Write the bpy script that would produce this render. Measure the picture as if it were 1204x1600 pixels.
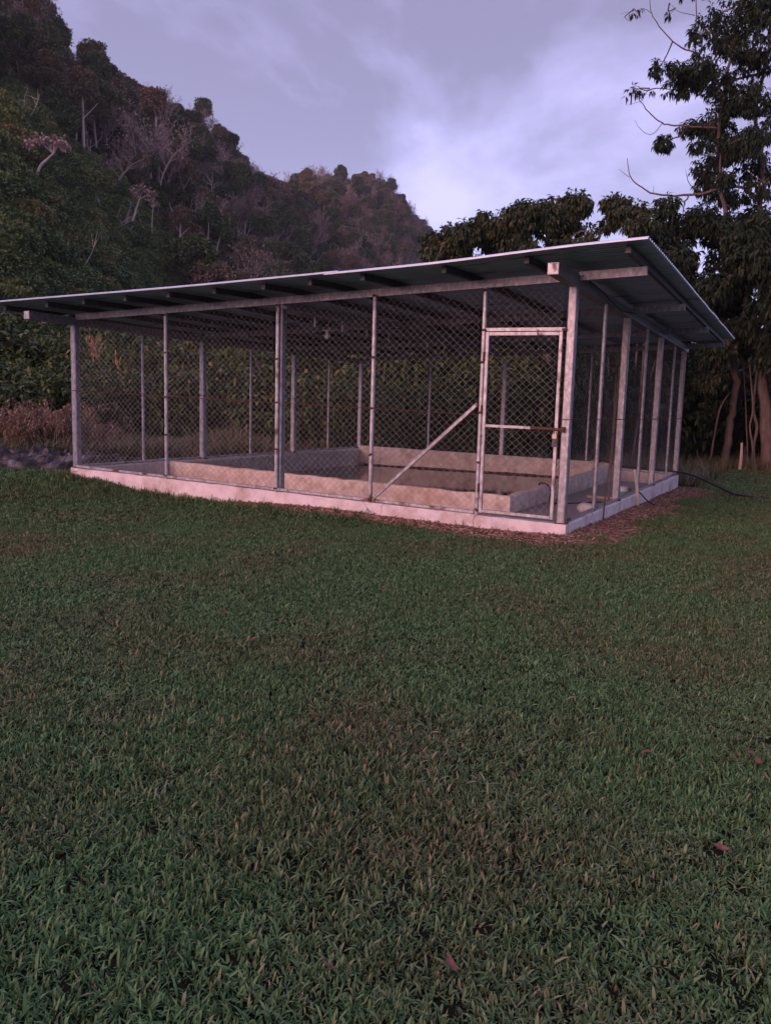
import bpy, math, random
import numpy as np
from mathutils import Matrix, Vector
rng = np.random.default_rng(7)
random.seed(7)
for o in list(bpy.data.objects): bpy.data.objects.remove(o)
scene = bpy.context.scene
COL = scene.collection
# ------------------------------------------------------------------ camera
F, PITCH, ROLL, YAW = 1284.1, 0.1286, 0.0279, math.radians(26.8187)   # F in photograph pixels (1204 x 1600)
CAM = np.array([2.3153, -9.0048, 1.2628])
_fw = np.array([-math.sin(YAW)*math.cos(PITCH), math.cos(YAW)*math.cos(PITCH), -math.sin(PITCH)])
_r = np.array([math.cos(YAW), math.sin(YAW), 0.0]); _u = np.cross(_r, _fw)
_r2 = _r*math.cos(ROLL) + _u*math.sin(ROLL); _u2 = -_r*math.sin(ROLL) + _u*math.cos(ROLL)
cd = bpy.data.cameras.new('camera'); cam = bpy.data.objects.new('camera', cd); COL.objects.link(cam)
cd.sensor_fit = 'VERTICAL'; cd.sensor_height = 32.0; cd.lens = 32.0*F/1600.0
cd.clip_start = 0.05; cd.clip_end = 5000
M = Matrix(((_r2[0], _u2[0], -_fw[0], CAM[0]), (_r2[1], _u2[1], -_fw[1], CAM[1]), (_r2[2], _u2[2], -_fw[2], CAM[2]), (0, 0, 0, 1)))
cam.matrix_world = M
scene.camera = cam
def ray(px, py):
    return _fw + _r2*(px-602)/F - _u2*(py-800)/F
def at(px, py, dist):            # world point on a sight line at a horizontal distance in metres
    d = ray(px, py); d = d/math.hypot(d[0], d[1]); return CAM + d*dist
def onz(px, py, z):
    d = ray(px, py); return CAM + d*(z-CAM[2])/d[2]
# ------------------------------------------------------------------ world: dusk sky
SUN_EL, SUN_AZ = math.radians(17.0), math.radians(192.0)      # afterglow low behind the camera; azimuth measured from +Y clockwise
w = bpy.data.worlds.new('World'); scene.world = w; w.use_nodes = True
nt = w.node_tree; nt.nodes.clear()
def N(tree, t, **k):
    n = tree.nodes.new(t)
    for a, v in k.items():
        if a.startswith('i_'): n.inputs[a[2:].replace('_', ' ')].default_value = v
        else: setattr(n, a, v)
    return n
sky = N(nt, 'ShaderNodeTexSky', sky_type='NISHITA', sun_disc=False, sun_elevation=SUN_EL, sun_rotation=SUN_AZ, air_density=1.5, dust_density=2.0)
bg1 = N(nt, 'ShaderNodeBackground'); bg1.inputs['Strength'].default_value = 0.06
nt.links.new(sky.outputs[0], bg1.inputs[0])
tc = N(nt, 'ShaderNodeTexCoord')
sep = N(nt, 'ShaderNodeSeparateXYZ'); nt.links.new(tc.outputs['Generated'], sep.inputs[0])
add = N(nt, 'ShaderNodeMath', operation='MAXIMUM'); nt.links.new(sep.outputs['Z'], add.inputs[0]); add.inputs[1].default_value = 0.0
add2 = N(nt, 'ShaderNodeMath', operation='ADD'); nt.links.new(add.outputs[0], add2.inputs[0]); add2.inputs[1].default_value = 0.16
inv = N(nt, 'ShaderNodeMath', operation='DIVIDE'); inv.inputs[0].default_value = 1.0; nt.links.new(add2.outputs[0], inv.inputs[1])
vs = N(nt, 'ShaderNodeVectorMath', operation='SCALE'); nt.links.new(tc.outputs['Generated'], vs.inputs[0]); nt.links.new(inv.outputs[0], vs.inputs['Scale'])
def wnoise(scale, detail, rough, off, dist=0.0):
    m = N(nt, 'ShaderNodeMapping'); m.inputs['Location'].default_value = off; nt.links.new(vs.outputs[0], m.inputs[0])
    n = N(nt, 'ShaderNodeTexNoise'); n.inputs['Scale'].default_value = scale; n.inputs['Detail'].default_value = detail
    n.inputs['Roughness'].default_value = rough; n.inputs['Distortion'].default_value = dist
    nt.links.new(m.outputs[0], n.inputs['Vector']); return n
def wramp(src, stops):
    r = N(nt, 'ShaderNodeValToRGB'); e = r.color_ramp.elements
    while len(e) < len(stops): e.new(0.5)
    for q, (p, c) in zip(e, stops): q.position = p; q.color = c if len(c) == 4 else (*c, 1)
    nt.links.new(src, r.inputs[0]); return r
n1 = wnoise(0.8, 8, 0.55, (-8.40, 6.26, -1.44), 0.35)
r1 = wramp(n1.outputs['Fac'], [(0.38, (0.345, 0.355, 0.61)), (0.46, (0.27, 0.28, 0.49)), (0.51, (0.202, 0.211, 0.368)), (0.57, (0.138, 0.145, 0.245))])
n2 = wnoise(0.42, 4, 0.55, (-2.0, 5.2, 1.0))
r2 = wramp(n2.outputs['Fac'], [(0.42, (1, 1, 1)), (0.7, (1.14, 0.98, 1.0))])
mul = N(nt, 'ShaderNodeMix', data_type='RGBA', blend_type='MULTIPLY'); mul.inputs[0].default_value = 1.0
nt.links.new(r1.outputs[0], mul.inputs[6]); nt.links.new(r2.outputs[0], mul.inputs[7])
# brighter, thinner cloud towards the horizon, the same all round
hz = N(nt, 'ShaderNodeMapRange'); hz.inputs[1].default_value = 0.0; hz.inputs[2].default_value = 0.42; hz.inputs[3].default_value = 0.55; hz.inputs[4].default_value = 0.0
hz.interpolation_type = 'SMOOTHSTEP'
nt.links.new(sep.outputs['Z'], hz.inputs[0])
mixh = N(nt, 'ShaderNodeMix', data_type='RGBA'); nt.links.new(hz.outputs[0], mixh.inputs[0]); nt.links.new(mul.outputs[2], mixh.inputs[6])
mixh.inputs[7].default_value = (0.34, 0.335, 0.58, 1)
bg2 = N(nt, 'ShaderNodeBackground'); bg2.inputs['Strength'].default_value = 1.0; nt.links.new(mixh.outputs[2], bg2.inputs[0])
ms = N(nt, 'ShaderNodeMixShader'); ms.inputs[0].default_value = 0.95
nt.links.new(bg1.outputs[0], ms.inputs[1]); nt.links.new(bg2.outputs[0], ms.inputs[2])
wo = N(nt, 'ShaderNodeOutputWorld'); nt.links.new(ms.outputs[0], wo.inputs[0])
# ------------------------------------------------------------------ sun (pink afterglow)
sl = bpy.data.lights.new('sun', 'SUN'); so = bpy.data.objects.new('sun', sl); COL.objects.link(so)
sl.energy = 1.15; sl.angle = math.radians(38); sl.color = (1.0, 0.50, 0.45)
sdir = Vector((math.sin(SUN_AZ)*math.cos(SUN_EL), math.cos(SUN_AZ)*math.cos(SUN_EL), math.sin(SUN_EL)))
so.rotation_euler = sdir.to_track_quat('Z', 'Y').to_euler()
vsx = scene.view_settings
vsx.view_transform = 'Standard'; vsx.look = 'None'; vsx.exposure = 1.22; vsx.gamma = 1.0; vsx.use_curve_mapping = False
scene.render.engine = 'CYCLES'
cy = scene.cycles
cy.use_denoising = True; cy.max_bounces = 6; cy.diffuse_bounces = 3; cy.glossy_bounces = 3; cy.volume_bounces = 0
cy.sample_clamp_indirect = 4.0
try: cy.denoiser = 'OPENIMAGEDENOISE'
except Exception: pass

# ------------------------------------------------------------------ materials
def mat(name, stops, scale=5.0, detail=5.0, rough=0.7, metal=0.0, spec=0.3, bump=0.0, bscale=40.0, src='noise', coord='Object', stretch=(1, 1, 1),
        over=None, oscale=2.0, othr=(0.55, 0.65), crack=None, transl=0.0):
    """colour ramp over noise / per-island random / per-object random, optional second colour in noise patches, bump"""
    m = bpy.data.materials.new(name); m.use_nodes = True; t = m.node_tree; b = t.nodes['Principled BSDF']
    b.inputs['Roughness'].default_value = rough; b.inputs['Metallic'].default_value = metal
    b.inputs['Specular IOR Level'].default_value = spec
    tcn = N(t, 'ShaderNodeTexCoord'); geo = N(t, 'ShaderNodeNewGeometry')
    vec = geo.outputs['Position'] if coord == 'World' else tcn.outputs['Object']
    mp = N(t, 'ShaderNodeMapping'); mp.inputs['Scale'].default_value = stretch; t.links.new(vec, mp.inputs[0]); vec = mp.outputs[0]
    if src == 'noise':
        n = N(t, 'ShaderNodeTexNoise'); n.inputs['Scale'].default_value = scale; n.inputs['Detail'].default_value = detail; n.inputs['Roughness'].default_value = 0.6
        t.links.new(vec, n.inputs['Vector']); s = n.outputs['Fac']
    elif src == 'island': s = geo.outputs['Random Per Island']
    elif src == 'object': s = N(t, 'ShaderNodeObjectInfo').outputs['Random']
    elif src == 'both':
        oi = N(t, 'ShaderNodeObjectInfo'); a = N(t, 'ShaderNodeMath', operation='ADD'); t.links.new(oi.outputs['Random'], a.inputs[0]); t.links.new(geo.outputs['Random Per Island'], a.inputs[1])
        fr = N(t, 'ShaderNodeMath', operation='FRACT'); t.links.new(a.outputs[0], fr.inputs[0]); s = fr.outputs[0]
    elif src == 'tree':          # mostly by tree, a little by leaf
        oi = N(t, 'ShaderNodeObjectInfo'); a = N(t, 'ShaderNodeMath', operation='MULTIPLY_ADD'); t.links.new(geo.outputs['Random Per Island'], a.inputs[0]); a.inputs[1].default_value = 0.28
        t.links.new(oi.outputs['Random'], a.inputs[2]); a2 = N(t, 'ShaderNodeMath', operation='DIVIDE'); t.links.new(a.outputs[0], a2.inputs[0]); a2.inputs[1].default_value = 1.28; s = a2.outputs[0]
    r = N(t, 'ShaderNodeValToRGB'); e = r.color_ramp.elements
    while len(e) < len(stops): e.new(0.5)
    for q, (p, c) in zip(e, stops): q.position = p; q.color = (*c, 1)
    t.links.new(s, r.inputs[0]); colr = r.outputs[0]
    if over is not None:
        n2_ = N(t, 'ShaderNodeTexNoise'); n2_.inputs['Scale'].default_value = oscale; n2_.inputs['Detail'].default_value = 6; n2_.inputs['Roughness'].default_value = 0.65
        t.links.new(vec, n2_.inputs['Vector'])
        mr = N(t, 'ShaderNodeMapRange'); mr.inputs[1].default_value = othr[0]; mr.inputs[2].default_value = othr[1]; t.links.new(n2_.outputs['Fac'], mr.inputs[0])
        mx = N(t, 'ShaderNodeMix', data_type='RGBA'); t.links.new(mr.outputs[0], mx.inputs[0]); t.links.new(colr, mx.inputs[6]); mx.inputs[7].default_value = (*over, 1)
        colr = mx.outputs[2]
        if metal > 0:
            mm = N(t, 'ShaderNodeMath', operation='MULTIPLY_ADD'); t.links.new(mr.outputs[0], mm.inputs[0]); mm.inputs[1].default_value = -metal; mm.inputs[2].default_value = metal
            t.links.new(mm.outputs[0], b.inputs['Metallic'])
    if crack is not None:
        dn = N(t, 'ShaderNodeTexNoise'); dn.inputs['Scale'].default_value = 5.0; dn.inputs['Detail'].default_value = 6; t.links.new(vec, dn.inputs['Vector'])
        dm = N(t, 'ShaderNodeMix', data_type='RGBA'); dm.inputs[0].default_value = 0.16; t.links.new(vec, dm.inputs[6]); t.links.new(dn.outputs['Color'], dm.inputs[7])
        vo = N(t, 'ShaderNodeTexVoronoi', feature='DISTANCE_TO_EDGE'); vo.inputs['Scale'].default_value = crack; t.links.new(dm.outputs[2], vo.inputs['Vector'])
        cr = N(t, 'ShaderNodeMapRange'); cr.inputs[1].default_value = 0.003; cr.inputs[2].default_value = 0.010; cr.inputs[3].default_value = 0.75; cr.inputs[4].default_value = 0.0; t.links.new(vo.outputs['Distance'], cr.inputs[0])
        kn = N(t, 'ShaderNodeTexNoise'); kn.inputs['Scale'].default_value = 1.1; t.links.new(vec, kn.inputs['Vector'])
        km = N(t, 'ShaderNodeMapRange'); km.inputs[1].default_value = 0.50; km.inputs[2].default_value = 0.56; t.links.new(kn.outputs['Fac'], km.inputs[0])
        kk = N(t, 'ShaderNodeMath', operation='MULTIPLY'); t.links.new(cr.outputs[0], kk.inputs[0]); t.links.new(km.outputs[0], kk.inputs[1])
        cx_ = N(t, 'ShaderNodeMix', data_type='RGBA'); t.links.new(kk.outputs[0], cx_.inputs[0]); t.links.new(colr, cx_.inputs[6]); cx_.inputs[7].default_value = (0.10, 0.08, 0.07, 1)
        colr = cx_.outputs[2]
    t.links.new(colr, b.inputs['Base Color'])
    if bump > 0:
        nb = N(t, 'ShaderNodeTexNoise'); nb.inputs['Scale'].default_value = bscale; nb.inputs['Detail'].default_value = 4; t.links.new(vec, nb.inputs['Vector'])
        bp = N(t, 'ShaderNodeBump'); bp.inputs['Strength'].default_value = bump; bp.inputs['Distance'].default_value = 0.02
        t.links.new(nb.outputs['Fac'], bp.inputs['Height']); t.links.new(bp.outputs[0], b.inputs['Normal'])
    if transl > 0:
        tr = N(t, 'ShaderNodeBsdfTranslucent'); t.links.new(colr, tr.inputs[0])
        mxs = N(t, 'ShaderNodeMixShader'); mxs.inputs[0].default_value = transl
        t.links.new(b.outputs[0], mxs.inputs[1]); t.links.new(tr.outputs[0], mxs.inputs[2])
        t.links.new(mxs.outputs[0], t.nodes['Material Output'].inputs[0])
    return m
MT = {}
MT['ground'] = mat('ground_soil', [(0.3, (0.008, 0.010, 0.005)), (0.7, (0.020, 0.017, 0.011))], 3.0, 6, 0.95, spec=0.04, bump=0.6, bscale=30, coord='World')
MT['litter'] = mat('leaf_litter', [(0.3, (0.02, 0.016, 0.011)), (0.7, (0.06, 0.042, 0.028))], 6.0, 6, 0.95, bump=0.6, bscale=25, coord='World')
MT['earth'] = mat('bare_earth', [(0.3, (0.10, 0.055, 0.04)), (0.55, (0.20, 0.115, 0.085)), (0.75, (0.30, 0.185, 0.14))], 9.0, 8, 0.95, bump=0.9, bscale=60, coord='World')
MT['chip'] = mat('wood_chip', [(0.0, (0.10, 0.05, 0.035)), (0.6, (0.26, 0.15, 0.11)), (1.0, (0.45, 0.30, 0.22))], src='both', rough=0.9)
MT['plinth'] = mat('plinth_plaster', [(0.3, (0.58, 0.48, 0.46)), (0.5, (0.70, 0.60, 0.58)), (0.7, (0.78, 0.68, 0.66))], 6.0, 9, 0.85, bump=0.35, bscale=45, over=(0.36, 0.25, 0.19), oscale=1.9, othr=(0.52, 0.72), crack=1.3)
MT['footing'] = mat('rough_concrete', [(0.3, (0.30, 0.24, 0.19)), (0.5, (0.44, 0.36, 0.29)), (0.7, (0.56, 0.47, 0.40))], 9.0, 9, 0.95, bump=1.0, bscale=35)
MT['algae'] = mat('dark_algae', [(0.3, (0.035, 0.030, 0.020)), (0.7, (0.10, 0.08, 0.055))], 12, 6, 0.8)
MT['tank'] = mat('tank_concrete', [(0.32, (0.46, 0.36, 0.30)), (0.5, (0.66, 0.54, 0.465)), (0.68, (0.80, 0.69, 0.62))], 7.0, 9, 0.85, bump=0.35, bscale=50, over=(0.44, 0.29, 0.20), oscale=1.8, othr=(0.52, 0.75))
MT['floor'] = mat('gravel_floor', [(0.3, (0.17, 0.15, 0.14)), (0.5, (0.30, 0.27, 0.26)), (0.7, (0.42, 0.39, 0.38))], 30.0, 6, 0.95, bump=1.0, bscale=60)
MT['galv'] = mat('galvanised_steel', [(0.30, (0.15, 0.15, 0.162)), (0.5, (0.26, 0.26, 0.277)), (0.70, (0.42, 0.42, 0.44))], 26.0, 8, 0.42, 0.55, 0.5, bump=0.05, bscale=90, stretch=(1, 1, 0.5))
MT['galvrust'] = mat('steel_with_rust', [(0.30, (0.21, 0.21, 0.22)), (0.5, (0.36, 0.355, 0.36)), (0.70, (0.54, 0.53, 0.54))], 22.0, 8, 0.45, 0.4, 0.5, over=(0.10, 0.04, 0.026), oscale=4.0, othr=(0.55, 0.63), stretch=(1, 1, 0.6))
MT['rust'] = mat('rusty_steel', [(0.3, (0.06, 0.026, 0.02)), (0.7, (0.15, 0.07, 0.05))], 30, 5, 0.85)
MT['wire'] = mat('galvanised_wire', [(0.3, (0.16, 0.16, 0.16)), (0.7, (0.32, 0.32, 0.31))], 6, 3, 0.5, 0.2, 0.5)
MT['zinc'] = mat('zinc_sheet', [(0.3, (0.38, 0.50, 0.62)), (0.5, (0.50, 0.63, 0.76)), (0.7, (0.58, 0.71, 0.83))], 4.0, 7, 0.32, 0.25, 0.5, stretch=(0.35, 2.0, 1), over=(0.22, 0.27, 0.29), oscale=2.5, othr=(0.57, 0.66))
MT['lip'] = mat('zinc_edge', [(0.3, (0.34, 0.38, 0.44)), (0.7, (0.46, 0.50, 0.57))], 8.0, 4, 0.4, 0.3, 0.5)
MT['steel_dark'] = mat('purlin_steel', [(0.3, (0.035, 0.039, 0.043)), (0.7, (0.08, 0.088, 0.095))], 10.0, 5, 0.5, 0.3, 0.5)
MT['black'] = mat('black_polythene', [(0.3, (0.010, 0.010, 0.012)), (0.7, (0.022, 0.022, 0.026))], 10, 3, 0.45)
MT['wood'] = mat('weathered_wood', [(0.3, (0.34, 0.22, 0.15)), (0.7, (0.58, 0.42, 0.32))], 6, 6, 0.85, stretch=(6, 6, 0.6))
MT['twig'] = mat('brown_twig', [(0.3, (0.08, 0.055, 0.043)), (0.7, (0.18, 0.125, 0.10))], 10, 5, 0.9)
MT['brass'] = mat('brass', [(0.3, (0.50, 0.32, 0.17)), (0.7, (0.62, 0.43, 0.25))], 30, 3, 0.45, 0.3)
MT['bamboo'] = mat('pale_bamboo', [(0.3, (0.66, 0.53, 0.41)), (0.7, (0.80, 0.68, 0.56))], 9, 5, 0.7)
MT['chrome'] = mat('steel_shackle', [(0.3, (0.6, 0.6, 0.62)), (0.7, (0.75, 0.75, 0.77))], 30, 3, 0.25, 0.9)
MT['cover'] = mat('vinyl_cover', [(0.3, (0.06, 0.05, 0.055)), (0.7, (0.12, 0.10, 0.11))], 20, 3, 0.6)
MT['white'] = mat('white_enamel', [(0.3, (0.70, 0.68, 0.66)), (0.7, (0.80, 0.79, 0.78))], 12, 4, 0.4)
MT['teal'] = mat('teal_enamel', [(0.3, (0.10, 0.30, 0.30)), (0.7, (0.16, 0.40, 0.38))], 12, 4, 0.4)
MT['stone'] = mat('pale_limestone', [(0.3, (0.42, 0.40, 0.40)), (0.7, (0.62, 0.60, 0.60))], 9, 7, 0.9, bump=0.5, bscale=30)
MT['ash'] = mat('ash_and_char', [(0.30, (0.012, 0.010, 0.011)), (0.52, (0.03, 0.026, 0.027)), (0.62, (0.10, 0.088, 0.092)), (0.78, (0.30, 0.27, 0.28))], 2.6, 10, 0.95, bump=1.0, bscale=9)
MT['char'] = mat('charred_wood', [(0.3, (0.008, 0.007, 0.007)), (0.7, (0.04, 0.034, 0.034))], 8, 5, 0.9)
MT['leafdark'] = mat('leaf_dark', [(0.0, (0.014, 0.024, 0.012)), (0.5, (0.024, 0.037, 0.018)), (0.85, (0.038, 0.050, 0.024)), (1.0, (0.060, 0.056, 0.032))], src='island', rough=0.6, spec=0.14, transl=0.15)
MT['leafmid'] = mat('leaf_mid', [(0.0, (0.030, 0.052, 0.019)), (0.5, (0.058, 0.088, 0.028)), (0.85, (0.105, 0.125, 0.040)), (1.0, (0.17, 0.15, 0.06))], src='island', rough=0.6, spec=0.14, transl=0.15)
MT['leafolive'] = mat('leaf_olive', [(0.0, (0.030, 0.042, 0.018)), (0.5, (0.050, 0.064, 0.026)), (0.85, (0.078, 0.085, 0.036)), (1.0, (0.11, 0.088, 0.048))], src='island', rough=0.6, spec=0.14, transl=0.15)
MT['leafbush'] = mat('leaf_bush', [(0.0, (0.020, 0.036, 0.015)), (0.5, (0.050, 0.078, 0.027)), (0.85, (0.105, 0.13, 0.042)), (1.0, (0.18, 0.155, 0.06))], src='island', rough=0.6, spec=0.14, transl=0.15)
MT['leafdry'] = mat('leaf_dry', [(0.0, (0.11, 0.065, 0.042)), (0.5, (0.21, 0.125, 0.080)), (1.0, (0.34, 0.21, 0.14))], src='island', rough=0.8)
MT['yellow'] = mat('yellow_leaf', [(0.0, (0.24, 0.16, 0.03)), (1.0, (0.36, 0.25, 0.06))], src='island', rough=0.6)
MT['redleaf'] = mat('fallen_leaf', [(0.3, (0.085, 0.036, 0.028)), (0.7, (0.17, 0.072, 0.052))], 25, 4, 0.75)
MT['bark'] = mat('bark', [(0.3, (0.075, 0.055, 0.047)), (0.7, (0.19, 0.145, 0.125))], 9, 7, 0.9, bump=0.6, bscale=25, stretch=(1, 1, 0.3))
MT['palebark'] = mat('pale_bark', [(0.3, (0.28, 0.225, 0.20)), (0.7, (0.46, 0.385, 0.35))], 3, 6, 0.9, stretch=(1, 1, 0.3))
MT['forest'] = mat('forest_leaves', [(0.0, (0.034, 0.066, 0.030)), (0.2, (0.060, 0.096, 0.040)), (0.4, (0.115, 0.145, 0.055)), (0.54, (0.075, 0.088, 0.044)), (0.68, (0.185, 0.155, 0.078)), (0.84, (0.225, 0.15, 0.098)), (1.0, (0.28, 0.20, 0.15))], src='tree', rough=0.75, spec=0.15)
MT['slope'] = mat('slope_leaves', [(0.0, (0.055, 0.10, 0.038)), (0.5, (0.10, 0.145, 0.048)), (0.8, (0.16, 0.18, 0.060)), (1.0, (0.24, 0.18, 0.085))], src='tree', rough=0.7, spec=0.2)
MT['twigs'] = mat('dry_twigs', [(0.0, (0.17, 0.115, 0.095)), (1.0, (0.34, 0.25, 0.215))], src='tree', rough=0.9)
MT['stems'] = mat('forest_stems', [(0.0, (0.07, 0.055, 0.045)), (0.5, (0.17, 0.135, 0.115)), (0.8, (0.34, 0.28, 0.25)), (1.0, (0.46, 0.39, 0.35))], src='object', rough=0.9, spec=0.1)
MT['under'] = mat('wood_undergrowth', [(0.0, (0.024, 0.044, 0.020)), (0.5, (0.046, 0.066, 0.028)), (0.8, (0.085, 0.080, 0.042)), (1.0, (0.13, 0.095, 0.06))], src='tree', rough=0.8, spec=0.1)
MT['hill'] = mat('hill_ground', [(0.3, (0.014, 0.019, 0.011)), (0.7, (0.036, 0.036, 0.021))], 0.2, 6, 0.95, coord='World')
MT['weed'] = mat('weed_blades', [(0.0, (0.055, 0.075, 0.032)), (0.5, (0.085, 0.10, 0.046)), (0.72, (0.16, 0.12, 0.075)), (1.0, (0.28, 0.19, 0.13))], src='both', rough=0.8)
def grass_mat():
    m = bpy.data.materials.new('lawn_blades'); m.use_nodes = True; t = m.node_tree; b = t.nodes['Principled BSDF']
    b.inputs['Roughness'].default_value = 0.7; b.inputs['Specular IOR Level'].default_value = 0.10
    geo = N(t, 'ShaderNodeNewGeometry'); oi = N(t, 'ShaderNodeObjectInfo')
    a = N(t, 'ShaderNodeMath', operation='ADD'); t.links.new(oi.outputs['Random'], a.inputs[0]); t.links.new(geo.outputs['Random Per Island'], a.inputs[1])
    fr = N(t, 'ShaderNodeMath', operation='FRACT'); t.links.new(a.outputs[0], fr.inputs[0])
    def ramp(src, st):
        r = N(t, 'ShaderNodeValToRGB'); e = r.color_ramp.elements
        while len(e) < len(st): e.new(0.5)
        for q, (p, c) in zip(e, st): q.position = p; q.color = (*c, 1)
        t.links.new(src, r.inputs[0]); return r.outputs[0]
    g = ramp(fr.outputs[0], [(0.0, (0.038, 0.084, 0.033)), (0.35, (0.068, 0.136, 0.050)), (0.7, (0.102, 0.178, 0.070)), (0.955, (0.146, 0.22, 0.090)), (0.975, (0.18, 0.155, 0.085)), (1.0, (0.24, 0.19, 0.115))])
    d = ramp(fr.outputs[0], [(0.0, (0.052, 0.078, 0.034)), (0.4, (0.090, 0.115, 0.050)), (0.66, (0.125, 0.118, 0.060)), (0.88, (0.175, 0.138, 0.080)), (1.0, (0.27, 0.21, 0.13))])
    n = N(t, 'ShaderNodeTexNoise'); n.inputs['Scale'].default_value = 0.65; n.inputs['Detail'].default_value = 8; n.inputs['Roughness'].default_value = 0.62
    t.links.new(geo.outputs['Position'], n.inputs['Vector'])
    mr = N(t, 'ShaderNodeMapRange'); mr.inputs[1].default_value = 0.455; mr.inputs[2].default_value = 0.66; t.links.new(n.outputs['Fac'], mr.inputs[0])
    mx = N(t, 'ShaderNodeMix', data_type='RGBA'); t.links.new(mr.outputs[0], mx.inputs[0]); t.links.new(g, mx.inputs[6]); t.links.new(d, mx.inputs[7])
    t.links.new(mx.outputs[2], b.inputs['Base Color']); return m
MT['grass'] = grass_mat()
def water_mat():
    m = bpy.data.materials.new('still_water'); m.use_nodes = True; t = m.node_tree; b = t.nodes['Principled BSDF']
    b.inputs['Base Color'].default_value = (0.030, 0.026, 0.014, 1); b.inputs['Roughness'].default_value = 0.06; b.inputs['IOR'].default_value = 1.33; b.inputs['Specular IOR Level'].default_value = 0.6
    n = N(t, 'ShaderNodeTexNoise'); n.inputs['Scale'].default_value = 3.0; bp = N(t, 'ShaderNodeBump'); bp.inputs['Strength'].default_value = 0.03
    t.links.new(n.outputs['Fac'], bp.inputs['Height']); t.links.new(bp.outputs[0], b.inputs['Normal']); return m
MT['water'] = water_mat()

# ------------------------------------------------------------------ object helpers
ORG = {}
def org(o): return ORG.get(o.name, np.zeros(3)) if o is not None else np.zeros(3)
def tag(o, label=None, cat=None, group=None, kind=None):
    if label: o['label'] = label
    if cat: o['category'] = cat
    if group: o['group'] = group
    if kind: o['kind'] = kind
    return o
def thing(name, loc, label, cat, group=None):
    o = bpy.data.objects.new(name, None); COL.objects.link(o); o.empty_display_size = 0.1
    o.location = loc; ORG[o.name] = np.array(loc, float); return tag(o, label, cat, group)
def mk(name, v, f, m, parent=None, at_=None, smooth=False, link=True):
    """v: world coordinates; f: (N,3)/(N,4) array or list of faces. at_: origin for a top-level mesh"""
    base = org(parent) if parent is not None else (np.array(at_, float) if at_ is not None else np.zeros(3))
    v = np.asarray(v, float) - base
    me = bpy.data.meshes.new(name)
    if isinstance(f, np.ndarray):
        k = f.shape[1]; me.vertices.add(len(v)); me.vertices.foreach_set('co', v.astype(np.float32).ravel())
        me.loops.add(f.size); me.loops.foreach_set('vertex_index', f.astype(np.int32).ravel())
        me.polygons.add(len(f)); me.polygons.foreach_set('loop_start', np.arange(0, f.size, k, dtype=np.int32))
        me.update(calc_edges=True)
    else:
        me.from_pydata([tuple(p) for p in v], [], f); me.update()
    if smooth: me.polygons.foreach_set('use_smooth', np.ones(len(me.polygons), dtype=bool))
    for mm in (m if isinstance(m, (list, tuple)) else [m]): me.materials.append(mm)
    o = bpy.data.objects.new(name, me)
    if link: COL.objects.link(o)
    if parent is not None: o.parent = parent; ORG[o.name] = base
    else: o.location = base; ORG[o.name] = base
    return o
class MB:
    def __init__(s): s.v = []; s.f = []
    def quadbox(s, c):      # c: 8 corners, bottom 4 ccw then top 4 ccw
        b = len(s.v); s.v += [tuple(p) for p in c]
        s.f += [(b, b+3, b+2, b+1), (b+4, b+5, b+6, b+7), (b, b+1, b+5, b+4), (b+1, b+2, b+6, b+5), (b+2, b+3, b+7, b+6), (b+3, b, b+4, b+7)]
        return s
    def box(s, x0, x1, y0, y1, z0, z1):
        return s.quadbox([(x0, y0, z0), (x1, y0, z0), (x1, y1, z0), (x0, y1, z0), (x0, y0, z1), (x1, y0, z1), (x1, y1, z1), (x0, y1, z1)])
    def bar(s, p0, p1, w, h, up=(0, 0, 1)):
        p0 = np.array(p0, float); p1 = np.array(p1, float); d = p1-p0; d /= np.linalg.norm(d)
        up = np.array(up, float); x = np.cross(d, up); x /= np.linalg.norm(x); y = np.cross(x, d)
        c = []
        for p in (p0, p1):
            for a, b_ in ((-1, -1), (1, -1), (1, 1), (-1, 1)): c.append(p + x*a*w/2 + y*b_*h/2)
        return s.quadbox([c[0], c[1], c[5], c[4], c[3], c[2], c[6], c[7]])
    def tube(s, path, rad, n=6, cap=True):
        path = np.array(path, float); k = len(path)
        rad = np.full(k, rad) if np.isscalar(rad) else np.array(rad, float)
        b = len(s.v); prev = None
        for i in range(k):
            t = path[min(i+1, k-1)]-path[max(i-1, 0)]; t = t/(np.linalg.norm(t)+1e-9)
            if prev is None:
                a = np.array([0, 0, 1.0]) if abs(t[2]) < 0.9 else np.array([1.0, 0, 0])
                x = np.cross(t, a); x /= np.linalg.norm(x)
            else:
                x = prev - t*np.dot(prev, t); x /= (np.linalg.norm(x)+1e-9)
            prev = x; y = np.cross(t, x)
            for j in range(n):
                an = 2*math.pi*j/n; s.v.append(tuple(path[i] + rad[i]*(math.cos(an)*x + math.sin(an)*y)))
        for i in range(k-1):
            for j in range(n):
                j2 = (j+1) % n; s.f.append((b+i*n+j, b+i*n+j2, b+(i+1)*n+j2, b+(i+1)*n+j))
        if cap: s.f.append(tuple(b+j for j in range(n))[::-1]); s.f.append(tuple(b+(k-1)*n+j for j in range(n)))
        return s
    def build(s, name, m, parent=None, at_=None, smooth=False): return mk(name, s.v, s.f, m, parent, at_, smooth)
def smooth_path(pts, sub=4):
    pts = np.array(pts, float)
    if len(pts) < 3: return pts
    P = np.vstack([2*pts[0]-pts[1], pts, 2*pts[-1]-pts[-2]]); out = []
    for i in range(1, len(P)-2):
        for k in range(sub):
            t = k/sub; a, b_, c, d = P[i-1], P[i], P[i+1], P[i+2]
            out.append(0.5*((2*b_)+(-a+c)*t+(2*a-5*b_+4*c-d)*t*t+(-a+3*b_-3*c+d)*t**3))
    out.append(pts[-1]); return np.array(out)
def unit(a): return a/(np.linalg.norm(a, axis=-1, keepdims=True)+1e-9)
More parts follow.
